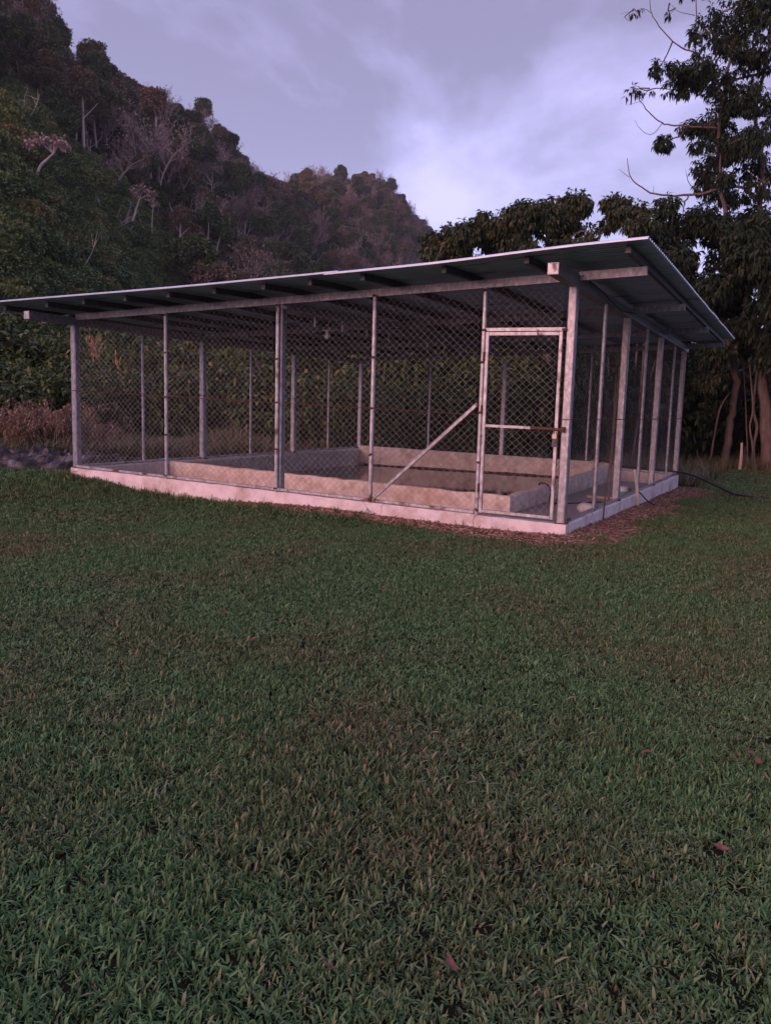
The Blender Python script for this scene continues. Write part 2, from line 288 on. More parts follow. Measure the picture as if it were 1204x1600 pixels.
def leaf_arrays(base, d, up, L, Wd, fold=0.25, tip=0.3):
    """bent leaves of 6 vertices: base, two widest points, bend on the midrib, tip. returns verts, tri faces"""
    n = len(base); d = unit(d); side = unit(np.cross(d, up)); nn = np.cross(side, d)
    L = L[:, None]; Wd = Wd[:, None]
    mid = base + d*L*0.45 - nn*L*0.02
    l = mid + side*Wd*0.5 + nn*Wd*fold; r_ = mid - side*Wd*0.5 + nn*Wd*fold
    tp = base + d*L*(1-tip*0.3) - nn*L*tip*0.6 - np.array([0, 0, 1.0])*L*tip*0.4
    V = np.stack([base, l, tp, r_, mid], 1).reshape(-1, 3)
    o = (np.arange(n)*5)[:, None]
    Fc = np.concatenate([o+np.array([[0, 1, 4]]), o+np.array([[4, 1, 2]]), o+np.array([[0, 4, 3]]), o+np.array([[4, 2, 3]])], 0)
    return V, Fc
def leaf_quads(base, d, up, L, Wd):
    n = len(base); d = unit(d); side = unit(np.cross(d, up)); nn = np.cross(side, d); L = L[:, None]; Wd = Wd[:, None]
    mid = base + d*L*0.5 + nn*L*0.06
    V = np.stack([base, mid+side*Wd*0.5, base+d*L-nn*L*0.1, mid-side*Wd*0.5], 1).reshape(-1, 3); o = (np.arange(n)*4)[:, None]
    return V, np.concatenate([o+np.array([[0, 1, 2]]), o+np.array([[0, 2, 3]])], 0)
def sprays(pts, outdir, nl, L, Wd, droop=0.4):
    n = len(pts); base = np.repeat(pts, nl, 0); rd = rand_dirs(n*nl); d = unit(np.repeat(outdir, nl, 0)*0.6+rd+np.array([0, 0, -droop]))
    return leaf_quads(base+rd*L*0.3, d, unit(np.array([0, 0, 1.0])+rand_dirs(n*nl)*0.6), L*rng.uniform(0.6, 1.3, n*nl), Wd*rng.uniform(0.7, 1.3, n*nl))
def rand_dirs(n):
    v = rng.normal(size=(n, 3)); return unit(v)
def cheap_noise(p, s):
    q = p*s
    return (np.sin(q[:, 0]*1.3+q[:, 1]*0.7+1.1)+np.sin(q[:, 1]*1.7-q[:, 2]*0.9+2.3)+np.sin(q[:, 2]*1.9+q[:, 0]*1.1+0.4)+np.sin((q[:, 0]+q[:, 1]+q[:, 2])*2.3))/4
def whorls(pts, outdir, nl, L, Wd, droop=0.5, spread=1.0):
    """leaf whorls at pts: nl drooping leaves round an outward axis each"""
    n = len(pts); base = np.repeat(pts, nl, 0); ax = np.repeat(outdir, nl, 0)
    rd = rand_dirs(n*nl); d = unit(ax*0.55 + rd*spread + np.array([0, 0, -droop]))
    up = unit(np.array([0, 0, 1.0]) + rand_dirs(n*nl)*0.5)
    base = base + rd*L*0.12
    return leaf_arrays(base, d, up, L*rng.uniform(0.65, 1.2, n*nl), Wd*rng.uniform(0.75, 1.2, n*nl))
def blob_points(c, r, n, gap=0.0, ns=1.0, shell=0.35):
    """points in an ellipsoid, denser outside, with gaps by noise; also outward directions"""
    out = []; c = np.array(c, float); r = np.array(r, float)
    d = rand_dirs(int(n*2.2)); rad = rng.uniform(shell, 1.0, len(d))**0.6
    p = d*rad[:, None]; w_ = c + p*r*(1+0.18*cheap_noise(d, 4.0))[:, None]
    keep = cheap_noise(w_, ns) > gap-1.0 if gap <= 0 else cheap_noise(w_, ns) > (gap-0.5)
    w_ = w_[keep][:n]; d = d[keep][:n]
    return w_, d
def merge(parts):
    V = []; Fs = []; k = 0
    for v, f in parts:
        V.append(v); Fs.append(f+k); k += len(v)
    return np.concatenate(V), np.concatenate(Fs)
def copy_tree(o, loc, rotz=0.0, scale=1.0, parent=None):
    c = o.copy(); COL.objects.link(c); c.parent = parent
    if parent is None: c.location = loc; c.rotation_euler = (0, 0, rotz); c.scale = (scale,)*3 if np.isscalar(scale) else scale
    for ch in list(o.children): copy_tree(ch, None, parent=c)
    return c
# geometry-node scatter for uncountable stuff (grass, far wood, chips): prototypes are plain meshes kept out of the scene
def proto_collection(name, metas):
    c = bpy.data.collections.new(name)
    for i, (v, f, m, sm) in enumerate(metas):
        o = mk('%s_%02d' % (name, i), v, f, m, link=False, smooth=sm); c.objects.link(o)
    return c
def scatter(name, pts, rot, scl, idx, coll, parent=None):
    me = bpy.data.meshes.new(name); me.vertices.add(len(pts)); me.vertices.foreach_set('co', np.asarray(pts, np.float32).ravel())
    a = me.attributes.new('rot', 'FLOAT_VECTOR', 'POINT'); a.data.foreach_set('vector', np.asarray(rot, np.float32).ravel())
    a = me.attributes.new('scl', 'FLOAT_VECTOR', 'POINT'); a.data.foreach_set('vector', np.asarray(scl, np.float32).ravel())
    a = me.attributes.new('idx', 'INT', 'POINT'); a.data.foreach_set('value', np.asarray(idx, np.int32))
    o = bpy.data.objects.new(name, me); COL.objects.link(o)
    if parent is not None: o.parent = parent
    g = bpy.data.node_groups.new(name+'_nodes', 'GeometryNodeTree')
    g.interface.new_socket('Geometry', in_out='INPUT', socket_type='NodeSocketGeometry'); g.interface.new_socket('Geometry', in_out='OUTPUT', socket_type='NodeSocketGeometry')
    gi = g.nodes.new('NodeGroupInput'); go = g.nodes.new('NodeGroupOutput')
    iop = g.nodes.new('GeometryNodeInstanceOnPoints'); ci = g.nodes.new('GeometryNodeCollectionInfo')
    ci.inputs['Collection'].default_value = coll; ci.inputs['Separate Children'].default_value = True; ci.inputs['Reset Children'].default_value = True
    iop.inputs['Pick Instance'].default_value = True
    def attr(nm, dt):
        n_ = g.nodes.new('GeometryNodeInputNamedAttribute'); n_.data_type = dt; n_.inputs['Name'].default_value = nm; return n_.outputs[0]
    e2r = g.nodes.new('FunctionNodeEulerToRotation'); g.links.new(attr('rot', 'FLOAT_VECTOR'), e2r.inputs[0])
    g.links.new(gi.outputs[0], iop.inputs['Points']); g.links.new(ci.outputs[0], iop.inputs['Instance'])
    g.links.new(attr('idx', 'INT'), iop.inputs['Instance Index']); g.links.new(e2r.outputs[0], iop.inputs['Rotation']); g.links.new(attr('scl', 'FLOAT_VECTOR'), iop.inputs['Scale'])
    g.links.new(iop.outputs[0], go.inputs[0])
    md = o.modifiers.new('scatter', 'NODES'); md.node_group = g
    return o

# ------------------------------------------------------------------ ground and hill
SX0, SX1, SY1 = -7.62, 0.02, 9.06          # outline of the shed's plinth
def sstep(a, b, x):
    t = np.clip((x-a)/(b-a), 0, 1); return t*t*(3-2*t)
def gz(x, y, inside=True):
    x = np.asarray(x, float); y = np.asarray(y, float)
    z = -0.175 - 0.016*np.clip(y, 0, 12)*sstep(-3, 0, x)
    z = z + 0.25*np.exp(-((x+8.0)/1.45)**2-((y+0.25)/1.1)**2)          # grassy hump at the left corner
    z = z + 0.07*np.exp(-((x+3.1)/1.1)**2-((y+0.1)/0.35)**2)
    z = z + 0.018*np.sin(x*0.9+0.4)*np.sin(y*0.7+1.0) + 0.008*np.sin(x*2.7+y*2.1)
    z = z + 0.04*sstep(-9, -14, x)*np.clip(-x-9, 0, 12)*0.5
    if inside:
        m = (x > SX0+0.05) & (x < SX1-0.05) & (y > 0.03) & (y < SY1-0.05)
        z = np.where(m, -0.42, z)
    return z
def lin(a, b, n): return np.linspace(a, b, n)
gx = np.concatenate([-np.geomspace(640, 31, 18), lin(-30, 22, 210), np.geomspace(23, 420, 18)])
gy = np.concatenate([-np.geomspace(75, 13, 8), lin(-12, 45, 228), np.geomspace(46, 640, 20)])
GX, GY = np.meshgrid(gx, gy, indexing='ij'); GZ = gz(GX, GY)
V = np.stack([GX, GY, GZ], -1).reshape(-1, 3); nx, ny = GX.shape
ii, jj = np.meshgrid(np.arange(nx-1), np.arange(ny-1), indexing='ij'); q = (ii*ny+jj).ravel()
tag(mk('ground', V, np.stack([q, q+ny, q+ny+1, q+1], 1), MT['ground'], smooth=True), kind='structure')

# ridge of the hill: photograph pixel of the treetops and a distance for each, turned into azimuth, distance and height
RID = [(-900, -250, 150), (-420, -230, 150), (-200, -190, 158), (0, -62, 168), (50, 3, 175), (85, 52, 180), (110, 102, 184), (165, 135, 188), (205, 168, 192), (235, 168, 196), (270, 176, 202), (300, 196, 208),
       (345, 222, 215), (372, 258, 228), (430, 296, 262), (480, 292, 325), (520, 284, 370), (560, 280, 400), (600, 290, 405), (630, 322, 410), (650, 352, 415), (700, 385, 430), (800, 430, 470), (1000, 500, 520), (1300, 560, 560), (2200, 590, 560)]
ra, rd_, rh = [], [], []
for px, py, dd in RID:
    d = ray(px, py); ra.append(math.atan2(d[0], d[1])); rd_.append(dd); rh.append(CAM[2] + dd*d[2]/math.hypot(d[0], d[1]) - 5.5)
ra = np.array(ra); rd_ = np.array(rd_); rh = np.array(rh)
AZ0 = math.atan2(_fw[0], _fw[1])
def az_px(px): d = ray(px, 640); return math.atan2(d[0], d[1])
fa = np.array([az_px(p) for p in (-900, 0, 150, 300, 450, 600, 800, 2200)]); fd = np.array([34, 34, 42, 62, 95, 150, 260, 300.])
def hill_z(az, dist):
    rD = np.interp(az, ra, rd_); h = np.interp(az, ra, rh); f0 = np.interp(az, fa, fd)
    t = (dist-f0)/(rD-f0)
    prof = np.where(t < 1, np.clip(t, 0, 1)**1.12, 1-0.35*np.clip(t-1, 0, 2.0))
    x = CAM[0]+np.sin(az)*dist; y = CAM[1]+np.cos(az)*dist
    bump = (np.sin(x*0.09+1)*np.cos(y*0.075+2)*2.2 + np.sin(x*0.21+y*0.17)*1.1)*np.clip(t*3, 0, 1)*np.clip((1-t)*6+0.25, 0.25, 1)
    return np.where(t < 0, -0.6 + 0.4*np.clip(t*10+1, 0, 1), -0.2 + (h+0.2)*prof + bump)
azs = lin(az_px(-1100), az_px(2100), 330); ds = np.concatenate([lin(30, 130, 60), lin(132, 460, 120), lin(470, 600, 10)])
A, D = np.meshgrid(azs, ds, indexing='ij'); HZ = hill_z(A, D)
V = np.stack([CAM[0]+np.sin(A)*D, CAM[1]+np.cos(A)*D, HZ], -1).reshape(-1, 3); nx, ny = A.shape
ii, jj = np.meshgrid(np.arange(nx-1), np.arange(ny-1), indexing='ij'); q = (ii*ny+jj).ravel()
tag(mk('hill', V, np.stack([q, q+1, q+ny+1, q+ny], 1), MT['hill'], smooth=True), kind='structure')
def hill_hit(px, py):
    d = ray(px, py); hz_ = math.hypot(d[0], d[1]); az = math.atan2(d[0], d[1]); t = np.arange(32, 640, 0.5)
    z = CAM[2] + t*d[2]/hz_; h = hill_z(np.full_like(t, az), t); k = np.argmax(h >= z) if (h >= z).any() else len(t)-1
    return np.array([CAM[0]+math.sin(az)*t[k], CAM[1]+math.cos(az)*t[k], h[k]]), t[k]

# ------------------------------------------------------------------ shed
def zp(x): return -0.026*x                       # plinth top
def zh(x): return 2.746 + 0.0346*x               # top of the sloping headers
def droop(x, y):                                 # the eave hangs a little along its front
    return 0.045*sstep(0.5, -1.6, x)*sstep(9, 4, -x)*np.clip(-y/0.95, 0, 1)**1.3 + 0.0075*np.clip(y, 0, 10)
def zr(x, y): return zh(x) + 0.078 - droop(x, y)
shed = thing('open_shed', (-3.8, 4.5, -0.17), 'low open sided shed fenced with chain link under a sloping corrugated metal roof', 'shed')
# plinth walls: plastered, the top follows the slight fall of the site
def wall_strip(p0, p1, w_, top, bot, nseg, jit=0.006):
    p0 = np.array(p0, float); p1 = np.array(p1, float); d = (p1-p0)/np.linalg.norm(p1-p0); nrm = np.array([-d[1], d[0]])
    V, Fq = [], []
    for i in range(nseg+1):
        p = p0 + (p1-p0)*i/nseg; t = top(p[0], p[1]); b_ = bot
        j = rng.normal(0, jit, 4)
        ring = [(0, b_), (0, (b_+t)/2), (0, t-0.014), (0.014, t), (w_-0.014, t), (w_, t-0.014), (w_, b_)]
        for k, (o_, z_) in enumerate(ring):
            V.append((p[0]+nrm[0]*(o_)+nrm[0]*(j[0]*0.5 if k < 3 else 0), p[1]+nrm[1]*o_+nrm[1]*(j[0]*0.5 if k < 3 else 0), z_+(j[1]*0.6 if 2 <= k <= 5 else 0)))
    m_ = 7
    for i in range(nseg):
        for k in range(m_-1): Fq.append((i*m_+k, i*m_+k+1, (i+1)*m_+k+1, (i+1)*m_+k))
    Fq.append(tuple(range(m_))); Fq.append(tuple(nseg*m_+k for k in range(m_))[::-1])
    return V, Fq
top = lambda x, y: zp(x)
for p0, p1, ns in (((SX0, -0.02), (SX1, -0.02), 60), ((SX1, -0.017), (SX1, SY1), 60), ((SX1-0.15, SY1), (SX0+0.15, SY1), 40), ((SX0, SY1), (SX0, 0.13), 50)):
    v, f = wall_strip(p0, p1, 0.15, top, -0.7, ns); mk('plinth_wall', v, f, MT['plinth'], shed)
mk('floor_slab', *(lambda b: (b.v, b.f))(MB().box(SX0+0.152, SX1-0.152, 0.132, SY1-0.152, -0.40, -0.20)), MT['floor'], shed)
v, f = wall_strip((-5.75, -0.032), (-2.7, -0.032), 0.03, lambda x, y: -0.10+0.045*math.sin(x*2.2+0.6)+0.02*math.sin(x*9)+0.015*math.sin(x*23), -0.5, 70, 0.012)
mk('footing', v, f, MT['footing'], shed)
PW = 0.1
def post(x, y, z1, name='post', w_=PW, m='galv'):
    # hollow section with rounded corners and a base plate
    b = MB(); z0 = zp(x)+0.004; c = 0.012; h = w_/2
    o8 = [(-h+c, -h), (h-c, -h), (h, -h+c), (h, h-c), (h-c, h), (-h+c, h), (-h, h-c), (-h, -h+c)]
    for z in (z0, z1): b.v += [(x+a, y+q_, z) for a, q_ in o8]
    b.f += [(k, (k+1) % 8, 8+(k+1) % 8, 8+k) for k in range(8)] + [tuple(range(8))[::-1], tuple(range(8, 16))]
    o = b.build(name, MT[m], shed)
    if name == 'post':
        MB().box(x-h-0.014, x+h+0.014, y-h-0.014, y+h+0.014, z0-0.002, z0+0.012).build('base_plate', MT['rust'], o)
        MB().box(x-h-0.004, x+h+0.004, y-h-0.004, y+h+0.004, z0+1.155, z0+1.165).build('tie_wire', MT['rust'], o)
    return o
for x, ztop in ((-0.05, 2.60), (-7.55, 2.33)):
    for y in (0.05, 3.0, 6.0, 8.98): post(x, y, ztop - 0.0075*y)
post(-3.85, 0.06, 2.47); post(-3.85, 8.98, 2.42)
def tube_post(x, y, z1, m='galv', w_=0.048):
    o = post(x, y, z1, 'fence_tube', w_, m); return o
HB = 0.092
for x in (-5.73, -2.45, -1.04): tube_post(x, -0.012, zh(x)-HB, 'galvrust')
tube_post(-3.85, -0.02, zh(-3.85)-HB, 'galvrust', 0.05); tube_post(-3.79, -0.02, zh(-3.85)-HB-0.01, 'galv', 0.03)
for y in (1.5, 4.5, 7.5):
    tube_post(-0.022, y, 2.60-0.0075*y); tube_post(-7.58, y, 2.33-0.0075*y)
for x in (-5.7, -1.92): tube_post(x, 9.0, zh(x)-HB-0.07)
# beams along the depth, headers across, purlins on top
for x, z in ((-0.05, 2.60), (-7.55, 2.33)):
    b = MB().bar((x, -0.8, z+0.056), (x, 9.3, z+0.056-0.0075*9.3), 0.112, 0.112); o = b.build('side_beam', MT['galv'], shed)
    MB().box(x-0.051, x+0.051, -0.806, -0.8005, z+0.005, z+0.107).build('end_cap', MT['galvrust'], o)
MB().bar((-3.85, 0.12, 2.525), (-3.85, 8.9, 2.46), 0.1, 0.1).build('middle_beam', MT['galv'], shed)
for k, y in enumerate((0.24, 0.99, 1.76, 2.52, 3.28, 4.05, 4.82, 5.6, 6.4, 7.2)):
    MB().box(-3.925, -3.905, y-0.025, y+0.025, 2.33-0.006*y, 2.53-0.006*y).build('hanger_strap', MT['galvrust'], shed)
for y in (0.035, 3.0, 6.0, 8.98):
    xs = [(-8.2, -7.61), (-7.49, -0.108), (0.008, 0.71)]
    for x0, x1 in xs:
        z0 = zh(x0)-HB/2-(0.0075*y); z1 = zh(x1)-HB/2-(0.0075*y)
        MB().bar((x0, y, z0), (x1, y, z1), 0.055, HB).build('header_beam', MT['galv'], shed)
for x in (-8.05, -7.2, -6.5, -5.75, -5.02, -4.29, -3.56, -2.91, -2.22, -1.24, -0.34, 0.66):
    b = MB(); ys = [-0.76, -0.5, 0.0, 3.0, 6.0, 9.1]
    for y0, y1 in zip(ys[:-1], ys[1:]):
        c = []
        for z_ in (-0.074, -0.001):
            c.append([(x-0.025, y0, zr(x, y0)+z_), (x+0.025, y0, zr(x, y0)+z_), (x+0.025, y1, zr(x, y1)+z_), (x-0.025, y1, zr(x, y1)+z_)])
        b.quadbox(c[0]+c[1])
    b.build('purlin', MT['steel_dark'], shed)
# corrugated sheets: ribs run along X, each sheet a part
RP, RH = 0.106, 0.025
def sheet(x0, x1, y0, y1, lift):
    prof = []; n = int(round((y1-y0)/RP))
    for k in range(n):
        y = y0 + k*RP
        prof += [(y, 0), (y+RP*0.34, 0), (y+RP*0.5, RH), (y+RP*0.84, RH)]
    prof = prof[:-1] + [(y0+n*RP-RP*0.3, RH)]
    xs = np.linspace(x0, x1, 9); V = []
    tw = rng.normal(0, 0.003)
    for x in xs:
        for y, h in prof: V.append((x, y, zr(x, y)+0.002+h+lift+tw*(x-x0)/(x1-x0)))
    m_ = len(prof); Fq = [(i*m_+k, (i+1)*m_+k, (i+1)*m_+k+1, i*m_+k+1) for i in range(len(xs)-1) for k in range(m_-1)]
    return mk('roof_sheet', V, Fq, MT['zinc'], shed)
ys = np.arange(-0.96, 8.6, RP*8)
for k, y in enumerate(ys):
    y1 = y+RP*9
    a = sheet(-8.9, -2.45, y, y1, 0.006*(k % 2)+0.012); b_ = sheet(-2.6, 0.87, y, y1, 0.006*(k % 2))
    if k == 0:
        for s_, x0, x1, lf in ((a, -8.9, -2.45, 0.012), (b_, -2.6, 0.87, 0.0)):
            m_ = MB(); xs = np.linspace(x0, x1, 12)
            for u0, u1 in zip(xs[:-1], xs[1:]):
                z0 = zr(u0, -0.96)+lf; z1 = zr(u1, -0.96)+lf
                m_.quadbox([(u0, -0.968, z0-0.004), (u1, -0.968, z1-0.004), (u1, -0.962, z1-0.004), (u0, -0.962, z0-0.004), (u0, -0.968, z0+0.011), (u1, -0.968, z1+0.011), (u1, -0.962, z1+0.011), (u0, -0.962, z0+0.011)])
            m_.build('drip_edge', MT['lip'], s_)
# bottom rail, middle wire and chain link on each side
def rail(p0, p1, w_=0.04, m='galvrust', name='rail'): return MB().bar(p0, p1, w_, w_).build(name, MT[m], shed)
rail((-7.49, -0.012, zp(-7.49)+0.030), (-1.07, -0.012, zp(-1.07)+0.030), 0.032, name='bottom_rail')
rail((-0.026, 0.11, 0.028), (-0.026, 8.92, 0.028), 0.03, name='bottom_rail')
rail((-7.58, 0.11, zp(-7.58)+0.028), (-7.58, 8.92, zp(-7.58)+0.028), 0.03, name='bottom_rail')
rail((-7.49, 9.0, zp(-7.49)+0.028), (-0.11, 9.0, 0.030), 0.03, name='bottom_rail')
def tension(p0, p1): return MB().tube([p0, p1], 0.0045, 5).build('tension_wire', MT['rust'], shed)
tension((-7.5, -0.03, zp(-7.5)+1.16), (-1.07, -0.03, zp(-1.07)+1.16)); tension((0.004, 0.1, 1.165), (0.004, 8.95, 1.16))
tension((-7.55, 0.1, zp(-7.5)+1.16), (-7.55, 8.95, zp(-7.5)+1.16)); tension((-7.5, 9.03, zp(-7.5)+1.16), (-0.1, 9.03, 1.16))
def link_mesh(org_, du, u0, u1, zlo, zhi, r=0.00175, p=0.046, q_=0.041):
    """chain link: zigzag wires hooked into their neighbours; org_ + du*u in plan; zlo/zhi functions of u"""
    du = np.array([du[0], du[1], 0.0]); nrm = np.array([-du[1], du[0], 0.0]); S = []
    nu = int((u1-u0)/p); vmin = min(zlo(u0), zlo(u1)); vmax = max(zhi(u0), zhi(u1)); nv = int((vmax-vmin)/q_)+1
    i = np.arange(nu)[:, None]; j = np.arange(nv)[None, :]
    ua = u0 + i*p + ((i+j) % 2)*p; ub = u0 + i*p + ((i+j+1) % 2)*p; za = vmin + j*q_ + 0*i; zb = za + q_
    um = (ua+ub)/2; ok = (za > np.vectorize(zlo)(um)-0.005) & (zb < np.vectorize(zhi)(um)+0.01) & (ua <= u1) & (ub <= u1)
    sg = np.where((i+j) % 2 == 0, 1.0, -1.0)*0.0025 + 0*um
    ua, ub, za, zb, sg = ua[ok], ub[ok], za[ok], zb[ok], sg[ok]
    # handmade unevenness
    wob = lambda u, z: (0.013*np.sin(u*1.7+z*2.2)+0.005*np.sin(u*7+z*5)+0.0025*np.sin(u*31+z*23))
    P0 = np.array(org_)+du*ua[:, None]+nrm*(sg*0.2+wob(ua, za))[:, None]; P0[:, 2] = za + wob(za, ua)
    P1 = np.array(org_)+du*ub[:, None]+nrm*(sg*0.2+wob(ub, zb))[:, None]; P1[:, 2] = zb + wob(zb, ub)
    d = unit(P1-P0); n1_ = np.repeat(nrm[None], len(d), 0); b1 = np.cross(d, n1_)
    Vs = []
    for P in (P0, P1):
        for k in range(3):
            an = 2*math.pi*k/3; Vs.append(P + r*(math.cos(an)*n1_+math.sin(an)*b1))
    V = np.stack(Vs, 1).reshape(-1, 3); o = (np.arange(len(d))*6)[:, None]
    Fq = np.concatenate([o+np.array([[k, (k+1) % 3, 3+(k+1) % 3, 3+k]]) for k in range(3)], 0)
    return V, Fq
def link_panel(org_, du, u0, u1, zlo, zhi, parent=shed, r=0.00175):
    v, f = link_mesh(org_, du, u0, u1, zlo, zhi, r); return tag(mk('chain_link', v, f, MT['wire'], parent), kind='stuff')
fx = [(-7.49, -5.75), (-5.71, -3.88), (-3.77, -2.47), (-2.43, -1.065)]
for a, b_ in fx: link_panel((0, -0.012, 0), (1, 0), a, b_, lambda u: zp(u)+0.045, lambda u: zh(u)-HB-0.005)
link_panel((0, -0.012, 0), (1, 0), -1.01, -0.11, lambda u: 2.165, lambda u: zh(u)-HB-0.005)
for a, b_ in ((0.11, 1.47), (1.53, 2.94), (3.06, 4.47), (4.53, 5.94), (6.06, 7.47), (7.53, 8.92)):
    link_panel((-0.004, 0, 0), (0, 1), a, b_, lambda u: 0.045, lambda u: 2.60-0.0075*u, r=0.001)
    link_panel((-7.575, 0, 0), (0, 1), a, b_, lambda u: zp(-7.57)+0.045, lambda u: 2.33-0.0075*u, r=0.001)
for a, b_ in ((-7.49, -5.73), (-5.67, -3.91), (-3.79, -1.95), (-1.89, -0.11)):
    link_panel((0, 9.0, 0), (1, 0), a, b_, lambda u: zp(u)+0.045, lambda u: zh(u)-HB-0.08, r=0.001)
def weld(x, y, z, r=0.016, parent=shed):
    g = np.random.default_rng(int(abs(x*1000)+z*77)); n_ = 7; b = MB(); pts_ = []
    b.tube([(x-0.026, y, z), (x-0.01, y-0.004, z+g.normal(0, 0.004)), (x+0.01, y-0.004, z+g.normal(0, 0.004)), (x+0.026, y, z)], [r*0.5, r, r*0.9, r*0.4], 6); return b.build('weld', MT['rust'], parent)
for x in (-5.73, -3.85, -2.45, -1.04):
    for zz in (zp(x)+0.052, zp(x)+0.62, zp(x)+1.16, zp(x)+1.75, zh(x)-HB-0.02): weld(x+rng.normal(0, 0.004), -0.036, zz+rng.normal(0, 0.03)*(0.3 if zz < 0.3 else 1))
for x, zz in ((-1.03, 2.14), (-0.11, 2.14), (-2.40, 0.13), (-1.08, 1.30)): weld(x, -0.034, zz)
# bolts fixing the header to the side beam
for x in (0.02, 0.05): MB().tube([(x, 0.004, zh(0)-0.046), (x, -0.008, zh(0)-0.046)], 0.009, 6).build('bolt', MT['rust'], shed)
# diagonal brace
MB().bar((-2.40, -0.03, 0.115), (-1.075, -0.03, 1.31), 0.035, 0.035).build('diagonal_brace', MT['galv'], shed)
# top rail over the gate
rail((-1.013, -0.012, 2.150), (-0.105, -0.012, 2.142), 0.036, name='top_rail')
# gate: frame of tube, middle rail, rusty slide bolt, mesh
gate = MB().bar((-0.99, -0.02, 0.06), (-0.99, -0.02, 2.122), 0.034, 0.034, (0, 1, 0)).bar((-0.145, -0.02, 0.05), (-0.145, -0.02, 2.115), 0.034, 0.034, (0, 1, 0)).bar((-0.968, -0.02, 2.102), (-0.167, -0.02, 2.095), 0.034, 0.036).bar((-0.968, -0.02, 0.082), (-0.167, -0.02, 0.07), 0.034, 0.032).build('gate', MT['galvrust'], shed)
MB().bar((-0.968, -0.02, 1.068), (-0.44, -0.02, 1.062), 0.032, 0.03).build('middle_rail', MT['galvrust'], gate)
MB().bar((-0.44, -0.022, 1.062), (-0.098, -0.022, 1.052), 0.034, 0.034).tube([(-0.42, -0.05, 1.058), (-0.06, -0.05, 1.050)], 0.011, 8).box(-0.09, -0.05, -0.055, -0.006, 1.025, 1.085).build('slide_bolt', MT['rust'], gate)
for z in (0.35, 1.25, 1.85): MB().tube([(-1.018, -0.05, z-0.05), (-1.018, -0.05, z+0.05)], 0.012, 8).build('hinge', MT['rust'], gate)
v, f = link_mesh((0, -0.022, 0), (1, 0), -0.97, -0.166, lambda u: 0.1, lambda u: 2.085); tag(mk('chain_link', v, f, MT['wire'], gate), kind='stuff')
b = MB()
for k in range(30):
    z = 0.12+k*0.066; b.bar((-0.122, -0.028, z), (-0.108, -0.028, z+0.034), 0.006, 0.006)
tag(b.build('lacing_wire', MT['rust'], gate), kind='stuff')
# ------------------------------------------------------------------ concrete tank and water
tank = thing('concrete_tank', (-4.4, 5.4, -0.20), 'rectangular concrete tank of still brown water inside the fenced shed', 'tank')
def ztk(x, y): return zp(x) + 0.012 + 0.0105*max(0.0, y-2.0)
TX0, TX1, TY0, TY1 = -7.455, -1.30, 2.0, 8.905
for p0, p1, ns in (((TX0, TY0), (TX1, TY0), 50), ((TX1, TY0+0.002), (TX1, TY1), 50)):
    v, f = wall_strip(p0, p1, 0.13, ztk, -0.197, ns, 0.008); mk('tank_wall', v, f, MT['tank'], tank)
zb = lambda x, y: 0.165-0.0145*x
v, f = wall_strip((TX1-0.002, TY1-0.002), (TX0, TY1-0.002), 0.14, zb, -0.197, 40, 0.004); mk('tank_wall', v, f, MT['tank'], tank)
v, f = wall_strip((TX0+0.002, TY1-0.15), (TX0+0.002, TY0+0.14), 0.06, lambda x, y: zp(x)-0.012, -0.197, 30, 0.004); mk('tank_wall', v, f, MT['tank'], tank)
mk('water', *(lambda b: (b.v, b.f))(MB().box(TX0+0.06, TX1-0.128, TY0+0.128, TY1-0.14, -0.199, -0.190)), MT['water'], tank)
xs = np.linspace(TX0+0.07, TX1-0.14, 90); b = MB(); yb = TY1-0.146
for x0, x1 in zip(xs[:-1], xs[1:]):
    h0, h1 = [0.032+0.006*math.sin(q_*3.1)+0.004*math.sin(q_*11.7)+0.003*math.sin(q_*29) for q_ in (x0, x1)]
    b.quadbox([(x0, yb, -0.192), (x1, yb, -0.192), (x1, yb+0.004, -0.192), (x0, yb+0.004, -0.192), (x0, yb, -0.189+h0), (x1, yb, -0.189+h1), (x1, yb+0.004, -0.189+h1), (x0, yb+0.004, -0.189+h0)])
b.build('waterline_algae', MT['algae'], tank)
# ------------------------------------------------------------------ small things in and round the shed
b = MB(); shk = []
px_ = -0.152; pz_ = 1.0
lock = thing('padlock', (px_, -0.052, 0.96), 'brass padlock hanging from the rusty bolt of the gate', 'padlock')
MB().box(px_-0.024, px_+0.024, -0.063, -0.041, 0.955, 1.002).build('lock_body', MT['brass'], lock)
MB().tube(smooth_path([(px_-0.015, -0.052, 1.0), (px_-0.015, -0.052, 1.022), (px_, -0.052, 1.036), (px_+0.015, -0.052, 1.022), (px_+0.015, -0.052, 1.0)], 3), 0.0045, 6).build('shackle', MT['chrome'], lock)
MB().quadbox([(px_-0.026, -0.052, 0.862), (px_+0.02, -0.052, 0.862), (px_+0.02, -0.046, 0.862), (px_-0.026, -0.046, 0.862), (px_-0.024, -0.052, 0.95), (px_+0.024, -0.052, 0.95), (px_+0.024, -0.046, 0.95), (px_-0.024, -0.046, 0.95)]).build('hanging_flap', MT['cover'], lock)
bulb = thing('hanging_bulb', (-4.21, 1.8, 2.26), 'white light bulb hanging on a cord under the metal roof', 'light bulb')
MB().tube([(-4.20, 1.8, 2.60), (-4.19, 1.8, 2.46), (-4.21, 1.8, 2.36)], 0.004, 5).build('cord', MT['white'], bulb)
MB().tube([(-4.21, 1.8, 2.36), (-4.21, 1.8, 2.352), (-4.21, 1.8, 2.35), (-4.21, 1.8, 2.315)], [0.075, 0.073, 0.028, 0.026], 12).build('socket', MT['white'], bulb)
